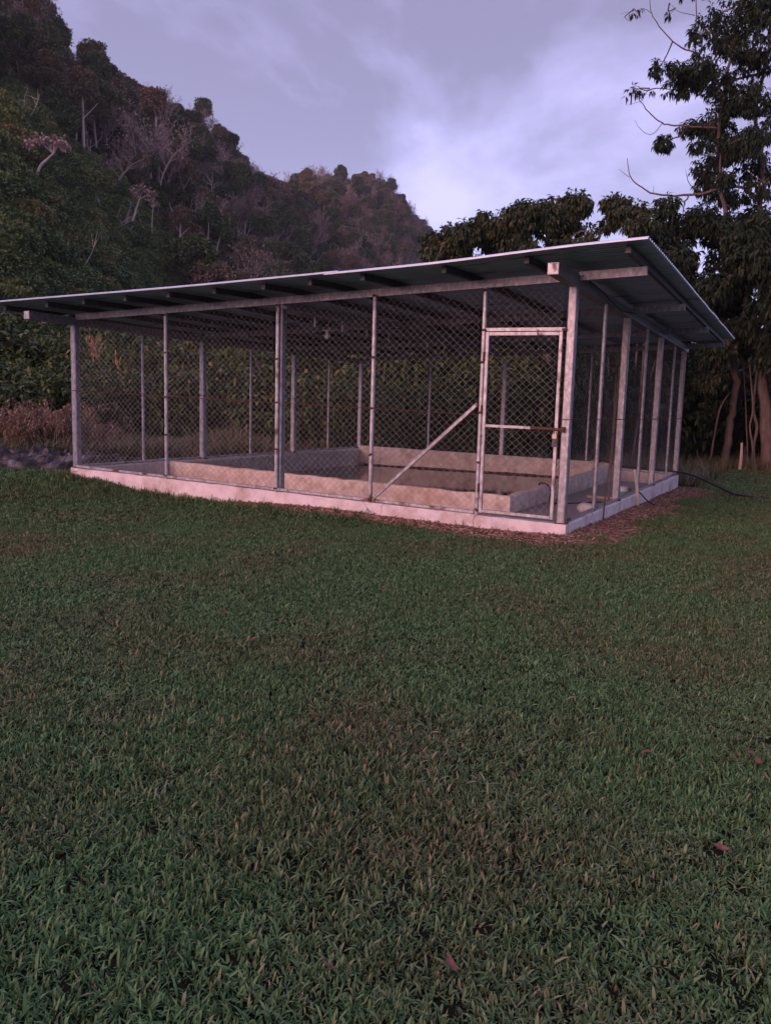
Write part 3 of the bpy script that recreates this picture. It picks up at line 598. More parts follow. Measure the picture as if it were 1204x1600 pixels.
MB().tube([(-4.21, 1.8, 2.315), (-4.21, 1.8, 2.30), (-4.21, 1.8, 2.275), (-4.21, 1.8, 2.25), (-4.21, 1.8, 2.236)], [0.018, 0.026, 0.045, 0.042, 0.014], 12).build('glass_bulb', MT['white'], bulb, smooth=True)
def path_thing(name, pts, r, m, label, cat, n=7, group=None, sub=5):
    p = smooth_path(pts, sub); return tag(MB().tube(p, r if np.isscalar(r) else np.interp(np.linspace(0, 1, len(p)), np.linspace(0, 1, len(r)), r), n).build(name, MT[m], None, pts[0], True), label, cat, group)
path_thing('water_hose', [(-1.65, 8.5, 0.0), (-1.5, 8.6, 0.235), (-1.1, 8.75, 0.13), (-0.5, 8.85, 0.10), (0.02, 8.9, 0.065), (0.35, 8.75, 0.02), (0.8, 8.4, -0.12), (1.15, 8.15, -0.235), (1.45, 7.95, -0.26), (1.8, 7.9, -0.27)], 0.021, 'black', 'thick black pipe running from the tank over the plinth onto the lawn', 'hose', 9)
path_thing('water_hose', [(-0.06, 4.5, -0.02), (0.0, 4.45, 0.012), (0.06, 4.45, -0.02), (0.14, 4.52, -0.12), (0.25, 4.66, -0.20), (0.36, 4.75, -0.215)], 0.011, 'black', 'thin black hose hanging over the side plinth to the bare earth', 'hose', 7)
path_thing('water_hose', [(-1.45, 3.9, -0.15), (-1.44, 3.86, 0.07), (-1.37, 3.8, 0.105), (-1.27, 3.75, 0.09), (-1.20, 3.72, -0.02), (-1.19, 3.62, -0.13), (-1.1, 3.65, -0.187), (-0.8, 4.0, -0.187), (-0.55, 4.4, -0.187)], 0.012, 'black', 'thin black hose hooked over the side wall of the tank', 'hose', 7)
path_thing('bamboo_stick', [(0.075, 4.12, -0.23), (0.072, 3.95, 0.12), (0.045, 3.80, 0.40)], [0.027, 0.025, 0.022], 'bamboo', 'pale short stick leaning against the side fence', 'stick', 8)
path_thing('crooked_branch', [(0.055, 1.72, -0.18), (0.06, 1.80, 0.3), (0.05, 2.0, 0.75), (0.06, 1.97, 1.2), (0.045, 2.02, 1.75)], [0.011, 0.010, 0.009, 0.008, 0.005], 'twig', 'thin crooked brown branch standing against the side fence', 'branch', 6)
path_thing('wooden_pole', [(-0.22, 3.35, -0.197), (-0.20, 3.3, 0.8), (-0.17, 3.22, 1.7)], [0.016, 0.014, 0.012], 'twig', 'brown wooden pole leaning inside the side fence by a post', 'pole', 7)
path_thing('slung_cable', [(0.03, 0.35, 2.70), (0.05, 0.9, 2.66), (0.05, 1.6, 2.60), (0.04, 2.2, 2.58), (0.05, 3.0, 2.64), (0.3, 3.05, 2.66), (0.68, 3.1, 2.68)], 0.008, 'black', 'black cable slung below the roof along the side beam', 'cable', 6)
p = onz(970, 774, -0.2)
pot = thing('enamel_pot', tuple(p), 'white and teal pot on the floor inside the side fence', 'pot')
def lathe(c, prof, n=18):
    return MB().tube([(c[0], c[1], c[2]+z) for r_, z in prof], [r_ for r_, z in prof], n)
lathe(p, [(0.085, 0.002), (0.10, 0.03), (0.105, 0.075), (0.105, 0.08)]).build('lower_body', MT['teal'], pot, smooth=False)
lathe(p, [(0.106, 0.080), (0.107, 0.15), (0.112, 0.152), (0.112, 0.16)]).build('upper_band', MT['white'], pot)
MB().tube(smooth_path([(p[0]+0.10, p[1], p[2]+0.12), (p[0]+0.15, p[1], p[2]+0.12), (p[0]+0.15, p[1], p[2]+0.06), (p[0]+0.10, p[1], p[2]+0.05)], 3), 0.008, 6).build('handle', MT['black'], pot)
def rock(c, r, seed, name, m, label, cat, group=None, sub=2):
    import bmesh
    bm = bmesh.new(); bmesh.ops.create_icosphere(bm, subdivisions=sub, radius=1.0)
    v = np.array([x.co[:] for x in bm.verts]); f = np.array([[q_.index for q_ in x.verts] for x in bm.faces]); bm.free()
    v = v*(1+0.22*cheap_noise(v+seed, 2.6)+0.08*cheap_noise(v+seed*2, 7))[:, None]*np.array(r); v[:, 2] = np.maximum(v[:, 2], -0.55*r[2]); v[:, 2] += 0.55*r[2]
    return tag(mk(name, v+np.array(c), f, MT[m], None, c), label, cat, group)
p = onz(916, 800, -0.2); rock(p, (0.13, 0.11, 0.09), 3.0, 'white_rock', 'stone', 'pale rounded stone on the floor just inside the side fence', 'stone')
p0 = onz(918, 777, -0.2); p1 = onz(963, 781, -0.2)
tag(MB().bar(p0+np.array([0, 0, 0.02]), p1+np.array([0, 0, 0.02]), 0.12, 0.036).build('wooden_plank', MT['wood'], None, p0), 'short wooden plank lying on the floor beside the tank', 'plank')
tag(MB().bar((-1.75, 8.82, 0.206), (-1.22, 8.80, 0.20), 0.10, 0.03).build('wooden_plank', MT['wood'], None, (-1.5, 8.8, 0.19)), 'pale plank resting on the back corner of the tank wall', 'plank')
# ------------------------------------------------------------------ bare earth strip along the plinth
def strip_poly(nm, inner, outer, m, lift):
    V = []; Fq = []
    for (a, b_) in zip(inner, outer):
        for t in np.linspace(0, 1, 5):
            x = a[0]+(b_[0]-a[0])*t; y = a[1]+(b_[1]-a[1])*t; V.append((x, y, float(gz(x, y, False))+lift*(1-t*t)+0.004-0.03*(t > 0.9)))
    for i in range(len(inner)-1):
        for k in range(4): Fq.append((i*5+k, (i+1)*5+k, (i+1)*5+k+1, i*5+k+1))
    return tag(mk(nm, V, Fq, MT[m], smooth=True), kind='structure')
inn, out = [], []
for x in np.linspace(-4.6, 0.02, 60):
    w_ = (0.06+0.33*sstep(-2.8, -0.5, x)+0.10*math.exp(-((x+3.2)/0.7)**2))*(0.8+0.4*abs(math.sin(x*5.1)+0.5*math.sin(x*11)))
    inn.append((x, -0.02)); out.append((x+0.1*sstep(-0.5, 0.02, x), -0.02-w_))
for y in np.linspace(0.0, 9.1, 90):
    w_ = (0.52+0.13*math.sin(y*1.7+0.5)+0.08*math.sin(y*5.3))*(1+0.25*sstep(6, 9, y))
    inn.append((0.022, y)); out.append((0.022+w_, y-0.25*sstep(1.0, 0, y)))
strip_poly('bare_earth', inn, out, 'earth', 0.05)
EARTH_OUT = np.array(out); EARTH_IN = np.array(inn)
# ------------------------------------------------------------------ lawn
def tuft(nb, rad, Lr, Wr, lean, seed):
    g = np.random.default_rng(seed); V, Fs = [], []
    for k in range(nb):
        a = g.uniform(0, 2*math.pi); rr = rad*math.sqrt(g.uniform()); b0 = np.array([math.cos(a)*rr, math.sin(a)*rr, -0.004])
        da = g.uniform(0, 2*math.pi); ln = g.uniform(*lean); L = g.uniform(*Lr); W_ = g.uniform(*Wr)
        h = np.array([math.cos(da), math.sin(da), 0]); s = np.array([-h[1], h[0], 0]); tw = g.uniform(-0.6, 0.6); s = s*math.cos(tw)+np.array([0, 0, math.sin(tw)])*0.6
        o = len(V)
        for t, wv in ((0, 0.75), (0.4, 1.0), (0.75, 0.75)):
            c = b0 + np.array([0, 0, 1])*L*(t-0.55*ln*t*t) + h*L*ln*(0.35*t+0.75*t*t)
            V += [c-s*W_*wv/2, c+s*W_*wv/2]
        V.append(b0 + np.array([0, 0, 1])*L*(1-0.62*ln) + h*L*ln*1.1)
        Fs += [(o, o+1, o+3), (o, o+3, o+2), (o+2, o+3, o+5), (o+2, o+5, o+4), (o+4, o+5, o+6)]
    return np.array(V), np.array(Fs)
lawn_protos = proto_collection('lawn_tuft', [(*tuft(16, 0.045, (0.028, 0.058), (0.005, 0.009), (0.08, 0.8), 100+k), MT['grass'], False) for k in range(6)]
                               + [(*tuft(9, 0.05, (0.04, 0.07), (0.007, 0.011), (0.3, 0.9), 120+k), MT['grass'], False) for k in range(2)])
def in_lawn(x, y):
    d = np.hypot(x-CAM[0], y-CAM[1])
    shed_ = (x > SX0-0.02) & (x < SX1+0.02) & (y > -0.03) & (y < SY1+0.02)
    k = np.arange(len(EARTH_OUT)); e = np.zeros(len(x), bool)
    # bare strip, front and side
    fw_ = np.interp(x, EARTH_OUT[:60, 0], -EARTH_OUT[:60, 1]); e |= (x > -4.6) & (x < 0.3) & (y < 0) & (-y < fw_*rng.uniform(0.55, 1.05, len(x)))
    sw_ = np.interp(y, EARTH_OUT[60:, 1], EARTH_OUT[60:, 0]); e |= (x > 0) & (y > -0.25) & (y < 9.3) & (x < sw_*rng.uniform(0.6, 1.05, len(x)))
    back = (x < 0.3) & (y > SY1) & (x > -6.5)
    left_ok = (x > -7.6) | (d < 17.5+np.sin(y*1.3)*0.5) | ((y > 4.2) & (d < 20))
    far_ok = (y < 17.6+0.6*np.sin(x*1.1))
    return (~shed_) & (~e) & (~back) & left_ok & far_ok
def lawn_points(d0, d1, dens, half):
    a0 = AZ0-half; n = int(dens*0.5*(2*half)*(d1*d1-d0*d0))
    az = rng.uniform(a0, a0+2*half, n); d = np.sqrt(rng.uniform(d0*d0, d1*d1, n))
    x = CAM[0]+np.sin(az)*d; y = CAM[1]+np.cos(az)*d; m = in_lawn(x, y); return x[m], y[m]
allp = []
for d0, d1, dens, half, sc in ((0.3, 3.2, 1250, 0.95, 0.9), (3.2, 6.0, 1150, 0.75, 0.92), (6.0, 10.0, 950, 0.70, 1.0), (10.0, 16.0, 420, 0.65, 1.35), (16.0, 31.0, 150, 0.6, 1.9)):
    x, y = lawn_points(d0, d1, dens, half); n = len(x)
    s = sc*rng.uniform(0.75, 1.25, n); hn = 0.82+0.30*cheap_noise(np.stack([x, y, 0*x], 1), 1.3)+0.25*cheap_noise(np.stack([y, x, 0*x], 1), 4.1)
    hump = 1+0.9*np.exp(-((x+7.3)/1.6)**2-((y+0.5)/0.7)**2)
    allp.append((np.stack([x, y, gz(x, y, False)-0.004], 1), np.stack([rng.normal(0, 0.12, n), rng.normal(0, 0.12, n), rng.uniform(0, 6.28, n)], 1),
                 np.stack([s, s, np.minimum(s, 1.25)*hn*hump], 1), np.where(rng.uniform(size=n) < 0.12, rng.integers(6, 8, n), rng.integers(0, 6, n))))
n = 900; ex = rng.uniform(-8.3, 0.5, n); ey = -0.035-np.abs(rng.normal(0, 0.05, n)); k_ = (cheap_noise(np.stack([ex, ey*0, ex*0], 1), 3.1) > rng.uniform(-0.6, 0.6, n)) & ((ex < -3.9) | (rng.uniform(size=n) < 0.25)); ex, ey = ex[k_], ey[k_]; n = len(ex)
es = rng.uniform(1.0, 1.7, n); allp.append((np.stack([ex, ey, gz(ex, ey, False)], 1), np.stack([rng.normal(0, 0.15, n), rng.normal(0, 0.15, n), rng.uniform(0, 6.28, n)], 1), np.stack([es, es, es*rng.uniform(1.0, 2.2, n)], 1), rng.integers(0, 8, n)))
o = scatter('lawn_grass', *[np.concatenate([a[k] for a in allp]) for k in range(4)], lawn_protos)
tag(o, 'short mown green lawn with dry brownish patches in front of the shed', 'grass', kind='stuff')
# straw and chips on the bare earth
chips = proto_collection('chip', [(*(lambda q_: (np.array(q_.v), np.array(q_.f)))(MB().quadbox([(-l, -w_, 0), (l, -w_*0.6, 0), (l*0.8, w_, 0.001), (-l, w_*0.7, 0), (-l*0.9, -w_, 0.004), (l, -w_*0.5, 0.006), (l*0.8, w_*0.8, 0.005), (-l, w_*0.6, 0.004)])), MT['chip'], False) for l, w_ in ((0.03, 0.006), (0.018, 0.009), (0.045, 0.004))])
n = 7000; k = rng.integers(0, len(EARTH_OUT)-1, n); t = rng.uniform(0, 1, n)[:, None]; u_ = (rng.uniform(0.02, 1.12, n))[:, None]
P = EARTH_IN[k]*(1-t)+EARTH_IN[k+1]*t; Q = EARTH_OUT[k]*(1-t)+EARTH_OUT[k+1]*t; XY = P*(1-u_)+Q*u_
z = gz(XY[:, 0], XY[:, 1], False)+0.012+0.048*(1-np.clip(u_[:, 0], 0, 1)**2)
tag(scatter('wood_chips', np.column_stack([XY, z]), np.stack([rng.normal(0, 0.25, n), rng.normal(0, 0.25, n), rng.uniform(0, 6.28, n)], 1), np.repeat(rng.uniform(0.6, 1.5, n)[:, None], 3, 1), rng.integers(0, 3, n), chips),
    'reddish brown chips and straw strewn on the bare earth along the plinth', 'chips', kind='stuff')
# fallen leaves on the lawn
def leaf_mesh(L, W_, curl):
    V, Fs = [], []; st = [(0, 0.02), (0.15, 0.55), (0.35, 0.95), (0.6, 0.9), (0.82, 0.5), (1.0, 0.02)]
    for t, wv in st:
        zc = curl*L*(t-0.5)**2*2
        V += [(-W_*wv/2, L*(t-0.5), zc+W_*wv*0.28), (0, L*(t-0.5), zc), (W_*wv/2, L*(t-0.5), zc+W_*wv*0.22)]
    for i in range(len(st)-1):
        for k_ in range(2): Fs.append((i*3+k_, i*3+k_+1, (i+1)*3+k_+1, (i+1)*3+k_))
    return V, Fs
lv = [leaf_mesh(0.10, 0.045, 0.35), leaf_mesh(0.085, 0.05, -0.2), leaf_mesh(0.12, 0.04, 0.5)]
LP = [(515, 1513, 0), (705, 1510, 2), (598, 920, 0), (838, 908, 1), (938, 942, 1), (490, 1118, 0), (785, 1036, 2), (350, 957, 2), (520, 997, 1), (1125, 1325, 0), (800, 1212, 0), (1095, 1277, 1), (1185, 1193, 2), (1170, 1178, 0), (733, 860, 1),
      (1140, 905, 0), (440, 968, 1), (575, 968, 0), (905, 985, 1), (1140, 985, 0), (470, 870, 0), (130, 875, 2), (1010, 1175, 1), (395, 1000, 0), (985, 895, 1), (640, 1085, 0)]
lm = {}
for px, py, k_ in LP:
    p = onz(px, py, -0.14); d = math.hypot(p[0]-CAM[0], p[1]-CAM[1]); p = onz(px, py, float(gz(p[0], p[1]))+0.045)
    if k_ not in lm:
        o = mk('fallen_leaf', *lv[k_], MT['redleaf'], at_=(0, 0, 0)); lm[k_] = o
    else:
        o = lm[k_].copy(); COL.objects.link(o)
    s = 0.40+0.05*d; o.location = p; o.rotation_euler = (rng.normal(0, 0.3), rng.normal(0, 0.3), rng.uniform(0, 6.28)); o.scale = (s, s, s)
    tag(o, 'curled reddish brown leaf fallen on the lawn', 'leaf', 'fallen leaves scattered on the lawn')
# ------------------------------------------------------------------ ash heap at the lawn's left edge
hp = at(62, 716, 18.6); hp[2] = float(gz(hp[0], hp[1]))
heap = thing('ash_heap', tuple(hp), 'low heap of grey ash and charred branches at the edge of the lawn', 'heap')
ax = _r2[:2]/np.linalg.norm(_r2[:2]); ay = np.array([-ax[1], ax[0]])
V = []; nn_, mm_ = 64, 26
for i in range(nn_):
    for j in range(mm_):
        u_ = -1+2*i/(nn_-1); v_ = -1+2*j/(mm_-1); e = max(0.0, 1-(u_*u_)**1.2-(v_*v_))
        P = hp[:2] + ax*u_*2.45 + ay*v_*1.15
        hgt = 0.24*e**0.5*(0.6+0.5*cheap_noise(np.array([[u_*5, v_*3, 0.3]]), 2.4)[0]+0.75*rng.uniform()) - 0.03*(e <= 0)
        V.append((P[0], P[1], float(gz(P[0], P[1]))+hgt))
mk('mound', V, [(i*mm_+j, (i+1)*mm_+j, (i+1)*mm_+j+1, i*mm_+j+1) for i in range(nn_-1) for j in range(mm_-1)], MT['ash'], heap)
for k in range(34):
    P = hp[:2] + ax*rng.uniform(-2.3, 3.4) + ay*rng.uniform(-0.5, 1.1); a = rng.uniform(0, 6.28); L = rng.uniform(0.25, 0.8); z0 = float(gz(P[0], P[1]))+0.10
    q_ = np.array([P[0], P[1], z0]); dd_ = np.array([math.cos(a), math.sin(a), rng.uniform(-0.1, 0.25)])
    MB().tube(smooth_path([q_-dd_*L/2, q_+np.array([0, 0, rng.uniform(-0.03, 0.05)]), q_+dd_*L/2], 2), rng.uniform(0.012, 0.04), 6).build('charred_branch', MT['char' if k % 3 else 'stone'], heap)
# ------------------------------------------------------------------ tall weeds and dry clumps behind the lawn
def weed(nb, rad, Lr, Wr, seed, seeds=False):
    g = np.random.default_rng(seed); V, Fs = [], []
    for k in range(nb):
        a = g.uniform(0, 6.28); rr = rad*math.sqrt(g.uniform()); b0 = np.array([math.cos(a)*rr, math.sin(a)*rr, -0.02]); da = g.uniform(0, 6.28)
        L = g.uniform(*Lr); W_ = g.uniform(*Wr); ln = g.uniform(0.15, 0.9); h = np.array([math.cos(da), math.sin(da), 0]); s = np.array([-h[1], h[0], 0]); o = len(V)
        for t, wv in ((0, 0.8), (0.35, 1), (0.7, 0.8)):
            c = b0+np.array([0, 0, 1])*L*(t-0.5*ln*t*t)+h*L*ln*(0.25*t+0.6*t*t); V += [c-s*W_*wv/2, c+s*W_*wv/2]
        V.append(b0+np.array([0, 0, 1])*L*(1-0.58*ln)+h*L*ln*0.95)
        Fs += [(o, o+1, o+3), (o, o+3, o+2), (o+2, o+3, o+5), (o+2, o+5, o+4), (o+4, o+5, o+6)]
    return np.array(V), np.array(Fs)
weedp = proto_collection('weed', [(*weed(26, 0.22, (0.3, 0.95), (0.008, 0.016), 300+k), MT['weed'], False) for k in range(4)] + [(*weed(16, 0.2, (0.2, 0.5), (0.02, 0.05), 320+k), MT['weed'], False) for k in range(2)])
def band(pxs, d0, d1, n):
    px = rng.uniform(pxs[0], pxs[1], n); d = rng.uniform(d0, d1, n); az = np.array([az_px(p) for p in px]); return CAM[0]+np.sin(az)*d, CAM[1]+np.cos(az)*d
xs_, ys_ = [], []
for pxs, d0, d1, n in (((-350, 130), 19.4, 27, 2600), ((100, 460), 20.2, 28, 4200), ((460, 640), 22.0, 27, 700)):
    x, y = band(pxs, d0, d1, n); xs_.append(x); ys_.append(y)
x = np.concatenate(xs_); y = np.concatenate(ys_); m = ~((x > SX0-0.3) & (y < SY1+0.5)); x, y = x[m], y[m]; n = len(x)
hgt = 0.65+0.45*cheap_noise(np.stack([x, y, 0*x], 1), 0.8); hgt = np.where(x < -12.5, hgt*0.55, hgt)
tag(scatter('tall_weeds', np.stack([x, y, gz(x, y)], 1), np.stack([rng.normal(0, 0.1, n), rng.normal(0, 0.1, n), rng.uniform(0, 6.28, n)], 1), np.stack([np.ones(n), np.ones(n), hgt], 1)*rng.uniform(0.7, 1.3, n)[:, None], np.where(rng.uniform(size=n) < 0.75, rng.integers(0, 4, n), rng.integers(4, 6, n)), weedp),
    'tall seeding weeds and brownish grass between the lawn and the bushes', 'weeds', kind='stuff')
# short ground cover under the trees behind the shed
x, y = band((440, 1500), 19.5, 34, 5200); m = ~((x > SX0-0.3) & (x < 0.4) & (y < SY1+0.4)) & ((y > 17.2) | (x < 0.3)); x, y = x[m], y[m]; n = len(x)
tag(scatter('undergrowth', np.stack([x, y, gz(x, y)], 1), np.stack([rng.normal(0, 0.1, n), rng.normal(0, 0.1, n), rng.uniform(0, 6.28, n)], 1), np.repeat(rng.uniform(0.25, 0.75, n)[:, None], 3, 1), rng.integers(0, 6, n), weedp),
    'low dark undergrowth below the trees behind the shed', 'undergrowth', kind='stuff')
def dry_clump(px, py, dist, wpx, hpx, label, nfr):
    c = at(px, py, dist); c[2] = float(gz(c[0], c[1])); s = dist/F; parts = []; g = rng
    cl = thing('dry_fern_clump', tuple(c), label, 'dry fern', 'dry brown clumps by the ash heap')
    B, Dr, U, Ls, Ws = [], [], [], [], []; stems = MB()
    for k in range(nfr):
        a = g.uniform(0, 6.28); L = hpx*s*g.uniform(0.6, 1.1); sp = wpx*s*0.5
        base = c + np.array([g.normal(0, sp*0.55), g.normal(0, sp*0.4), 0]); h = np.array([math.cos(a), math.sin(a), 0])*g.uniform(0.35, 0.95)
        pth = [base + np.array([0, 0, 1])*L*(t-0.25*t*t*t) + h*L*t*t for t in np.linspace(0, 1, 6)] + [base+np.array([0, 0, 1])*L*0.55+h*L*1.25]
        stems.tube(pth, [0.006]*6+[0.003], 3, False)
        pp = smooth_path(pth, 3)
        for q_ in pp[3:]:
            for _ in range(3):
                B.append(q_); r_ = rand_dirs(1)[0]; Dr.append(r_*1.3+np.array([0, 0, -0.6])); U.append((0, 0, 1)); Ls.append(g.uniform(0.06, 0.17)); Ws.append(g.uniform(0.012, 0.035))
    stems.build('stems', MT['twig'], cl)
    v, f = leaf_arrays(np.array(B), np.array(Dr), np.array(U, float)+rand_dirs(len(B))*0.4, np.array(Ls), np.array(Ws)); tag(mk('fronds', v, f, MT['leafdry'], cl), kind='stuff')
dry_clump(38, 700, 21.0, 50, 78, 'reddish brown dry fern clump rising behind the ash heap', 75)
dry_clump(82, 700, 21.5, 46, 94, 'taller reddish brown dry fern clump beside the ash heap', 85)
dry_clump(150, 700, 21.8, 60, 56, 'low reddish dry fern clump seen through the shed fence', 60)
# ------------------------------------------------------------------ bushes
def bush_mesh(r, nwh, L, Wd, nl=7, droop_=0.5, gap=0.0, lobes=6):
    """leaf whorls over several lobes; origin on the ground"""
    parts = []; r = np.array(r, float)
    for k in range(lobes):
        a = rng.uniform(0, 6.28); rr = rng.uniform(0.2, 0.62)*(k > 0)
        c = np.array([math.cos(a)*rr*r[0], math.sin(a)*rr*r[1], r[2]*rng.uniform(0.55, 1.35)])
        p, d = blob_points(c, r*rng.uniform(0.42, 0.66), nwh//lobes, gap, 2.2)
        p = p[p[:, 2] > 0.05]; d = d[:len(p)]
        parts.append(whorls(p, unit(p-c), nl, L, Wd, droop_))
    return merge(parts)
def bush_stems(r, n=7):
    b = MB(); r = np.array(r, float)
    for k in range(n):
        a = rng.uniform(0, 6.28); e = np.array([math.cos(a)*r[0]*0.6, math.sin(a)*r[1]*0.6, r[2]*rng.uniform(1.0, 1.6)])
        b.tube(smooth_path([(e[0]*0.12, e[1]*0.12, -0.1), e*np.array([0.3, 0.3, 0.4]), e*np.array([0.7, 0.7, 0.75]), e], 3), np.linspace(0.045, 0.012, 10), 5, False)
    return b
BP = {}
def bush_proto(key, r, nwh, L, Wd, m, nl=7, droop_=0.5, lobes=6):
    v, f = bush_mesh(r, nwh, L, Wd, nl, droop_, 0.0, lobes); s_ = bush_stems(r)
    mm = bpy.data.meshes.new('x'); BP[key] = (v, f, s_, m)
bush_proto('a', (1.5, 1.5, 1.15), 950, 0.20, 0.075, 'leafmid', 7, 0.55)
bush_proto('b', (1.3, 1.3, 1.5), 900, 0.23, 0.08, 'leafmid', 7, 0.7, 7)
bush_proto('c', (1.7, 1.5, 1.3), 1000, 0.25, 0.10, 'leafbush', 7, 0.65, 7)
bush_proto('d', (1.4, 1.4, 1.9), 1000, 0.28, 0.10, 'leafbush', 8, 0.8, 8)
BROOT = {}
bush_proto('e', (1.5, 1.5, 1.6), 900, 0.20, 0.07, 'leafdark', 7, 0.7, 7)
def bush(key, px, dist, spec, label, group, zoff=0.0, name='leafy_bush'):
    label = {'a': 'rounded light green', 'b': 'upright light green', 'c': 'spreading mid green', 'd': 'tall drooping mid green', 'e': 'very dark'}[key] + ' ' + label + (' in the rear row' if dist > 29.5 else ' in the front row')
    wide, top_py = spec; zt = at(px, top_py, dist)[2]
    az = az_px(px); loc = (CAM[0]+math.sin(az)*dist, CAM[1]+math.cos(az)*dist, 0); zz = max(float(gz(loc[0], loc[1])), float(hill_z(np.array([az]), np.array([dist]))[0])) if dist > 33 else float(gz(loc[0], loc[1]))
    loc = (loc[0], loc[1], zz-0.03+zoff); hs = max(0.5, (zt-zz)/float(np.percentile(BP[key][0][:, 2], 99.5))); scale = (wide, wide, hs)
    if key not in BROOT:
        v, f, s_, m = BP[key]; root = thing(name, (0, 0, 0), label, 'bush', group)
        tag(mk('foliage', v, f, MT[m], root), kind='stuff'); s_.build('stems', MT['bark'], root); BROOT[key] = root; o = root
        o.location = loc; o.rotation_euler = (0, 0, rng.uniform(0, 6.28)); o.scale = (scale,)*3 if np.isscalar(scale) else scale
    else:
        o = copy_tree(BROOT[key], loc, rng.uniform(0, 6.28), scale); tag(o, label, 'bush', group)
    return o
LB = 'bush beyond the ash heap'
for px, d, s, k in ((-150, 26, (1.3, 560), 'a'), (-60, 24, (1.1, 585), 'b'), (0, 27, (1.4, 560), 'a'), (25, 24.5, (0.95, 595), 'c'), (70, 25.5, (1.1, 580), 'a'), (105, 24.5, (0.95, 590), 'b'), (-20, 31, (1.7, 515), 'd'), (50, 32, (1.6, 520), 'b'), (100, 30, (1.5, 530), 'a')):
    bush(k, px, d, s, LB, 'bushes beyond the ash heap')
LB2 = 'shrub outside the left fence'
for px, d, s, k in ((140, 27, (1.1, 565), 'b'), (175, 29, (1.3, 545), 'a'), (205, 26.5, (1.0, 580), 'c'), (240, 28.5, (1.3, 550), 'b'), (280, 26.5, (1.1, 575), 'a'), (310, 29, (1.4, 545), 'd'), (345, 26.8, (1.1, 565), 'c'), (385, 28, (1.3, 540), 'a'), (420, 26.5, (1.2, 545), 'd'), (160, 34, (1.9, 505), 'a'), (260, 36, (2.0, 500), 'b'), (360, 34, (1.9, 500), 'a'), (210, 40, (2.1, 485), 'a'), (310, 42, (2.2, 480), 'c')):
    bush(k, px, d, s, LB2, 'shrubs seen through the left fence')
LB3 = 'shrub behind the back fence'
for px, d, s, k in ((450, 24.5, (1.2, 545), 'd'), (490, 23.2, (1.0, 575), 'c'), (520, 25.5, (1.3, 530), 'd'), (560, 22.8, (0.95, 590), 'a'), (585, 25, (1.2, 535), 'c'), (620, 22.6, (0.9, 600), 'a'), (650, 24.4, (1.2, 535), 'd'), (690, 22.8, (0.95, 590), 'b'), (725, 24.5, (1.2, 530), 'c'), (760, 22.6, (1.0, 580), 'd'), (800, 23.6, (1.1, 555), 'b'), (845, 22.6, (1.0, 575), 'c'), (880, 24, (1.2, 545), 'e'), (920, 23, (1.1, 575), 'e'), (955, 24.8, (1.2, 545), 'e'), (990, 25.5, (1.2, 550), 'e'), (1030, 27.8, (1.3, 560), 'e'),
                    (470, 31, (1.9, 500), 'c'), (560, 31, (1.9, 495), 'd'), (640, 31, (1.9, 490), 'c'), (720, 31, (1.9, 480), 'd'), (800, 31, (1.9, 470), 'c'), (880, 31, (1.9, 470), 'e'), (960, 32, (1.9, 470), 'e')):
    bush(k, px, d, s, LB3, 'dark shrubs behind the back fence')
LB4 = 'shrub between the trunks past the shed'
for px, d, s, k in ((1065, 31.5, (1.2, 590), 'e'), (1095, 30.5, (0.8, 650), 'e'), (1110, 33, (1.4, 580), 'e'), (1150, 32, (1.2, 600), 'e'), (1185, 33, (1.4, 590), 'e'), (1230, 31.5, (1.3, 590), 'e'), (1290, 30, (1.3, 580), 'e'), (1060, 38, (2.2, 540), 'e'), (1130, 39, (2.3, 530), 'e'), (1200, 39, (2.3, 530), 'e'), (1270, 38, (2.3, 530), 'e'), (1350, 35, (2.0, 540), 'e'), (1420, 33, (1.9, 550), 'e')):
    bush(k, px, d, s, LB4, 'dark shrubs between the trunks')
# a dry tuft and a yellow flowering tuft in the thicket
for px, py, d, m, lab, nm in ((147, 535, 24.0, 'leafdry', 'orange brown tuft of dry leaves high in the thicket', 'dry_leaf_tuft'), (183, 558, 24.0, 'yellow', 'yellow leaved tuft in the thicket through the fence', 'yellow_leaf_tuft'), (1103, 588, 26.5, 'yellow', 'single yellow leaf hanging under the dark trees', 'yellow_leaf')):
    c = at(px, py, d)
    one = nm == 'yellow_leaf'
    n = 1 if one else (11 if m == 'yellow' else 60)
    P = c + (rng.normal(0, 0.075 if m == 'yellow' else 0.1, (n, 3))*np.array([1, 1, 1.5]) if not one else 0)
    v, f = leaf_arrays(np.atleast_2d(P), rand_dirs(n)*0.5+np.array([0, 0, -1.0]), np.tile(_fw*-1, (n, 1))+rand_dirs(n)*0.4, np.full(n, 0.22 if one else 0.15), np.full(n, 0.16 if one else 0.035))
    b_ = MB().tube([c+np.array([0, 0.3, -0.9]), c+np.array([0, 0.1, -0.3]), c], [0.012, 0.01, 0.006], 5)
    o = thing(nm, tuple(c-np.array([0, 0, 0.9])), lab, 'leaves'); mk('leaf' if one else 'leaves', v, f, MT[m], o); b_.build('stem', MT['twig'], o)
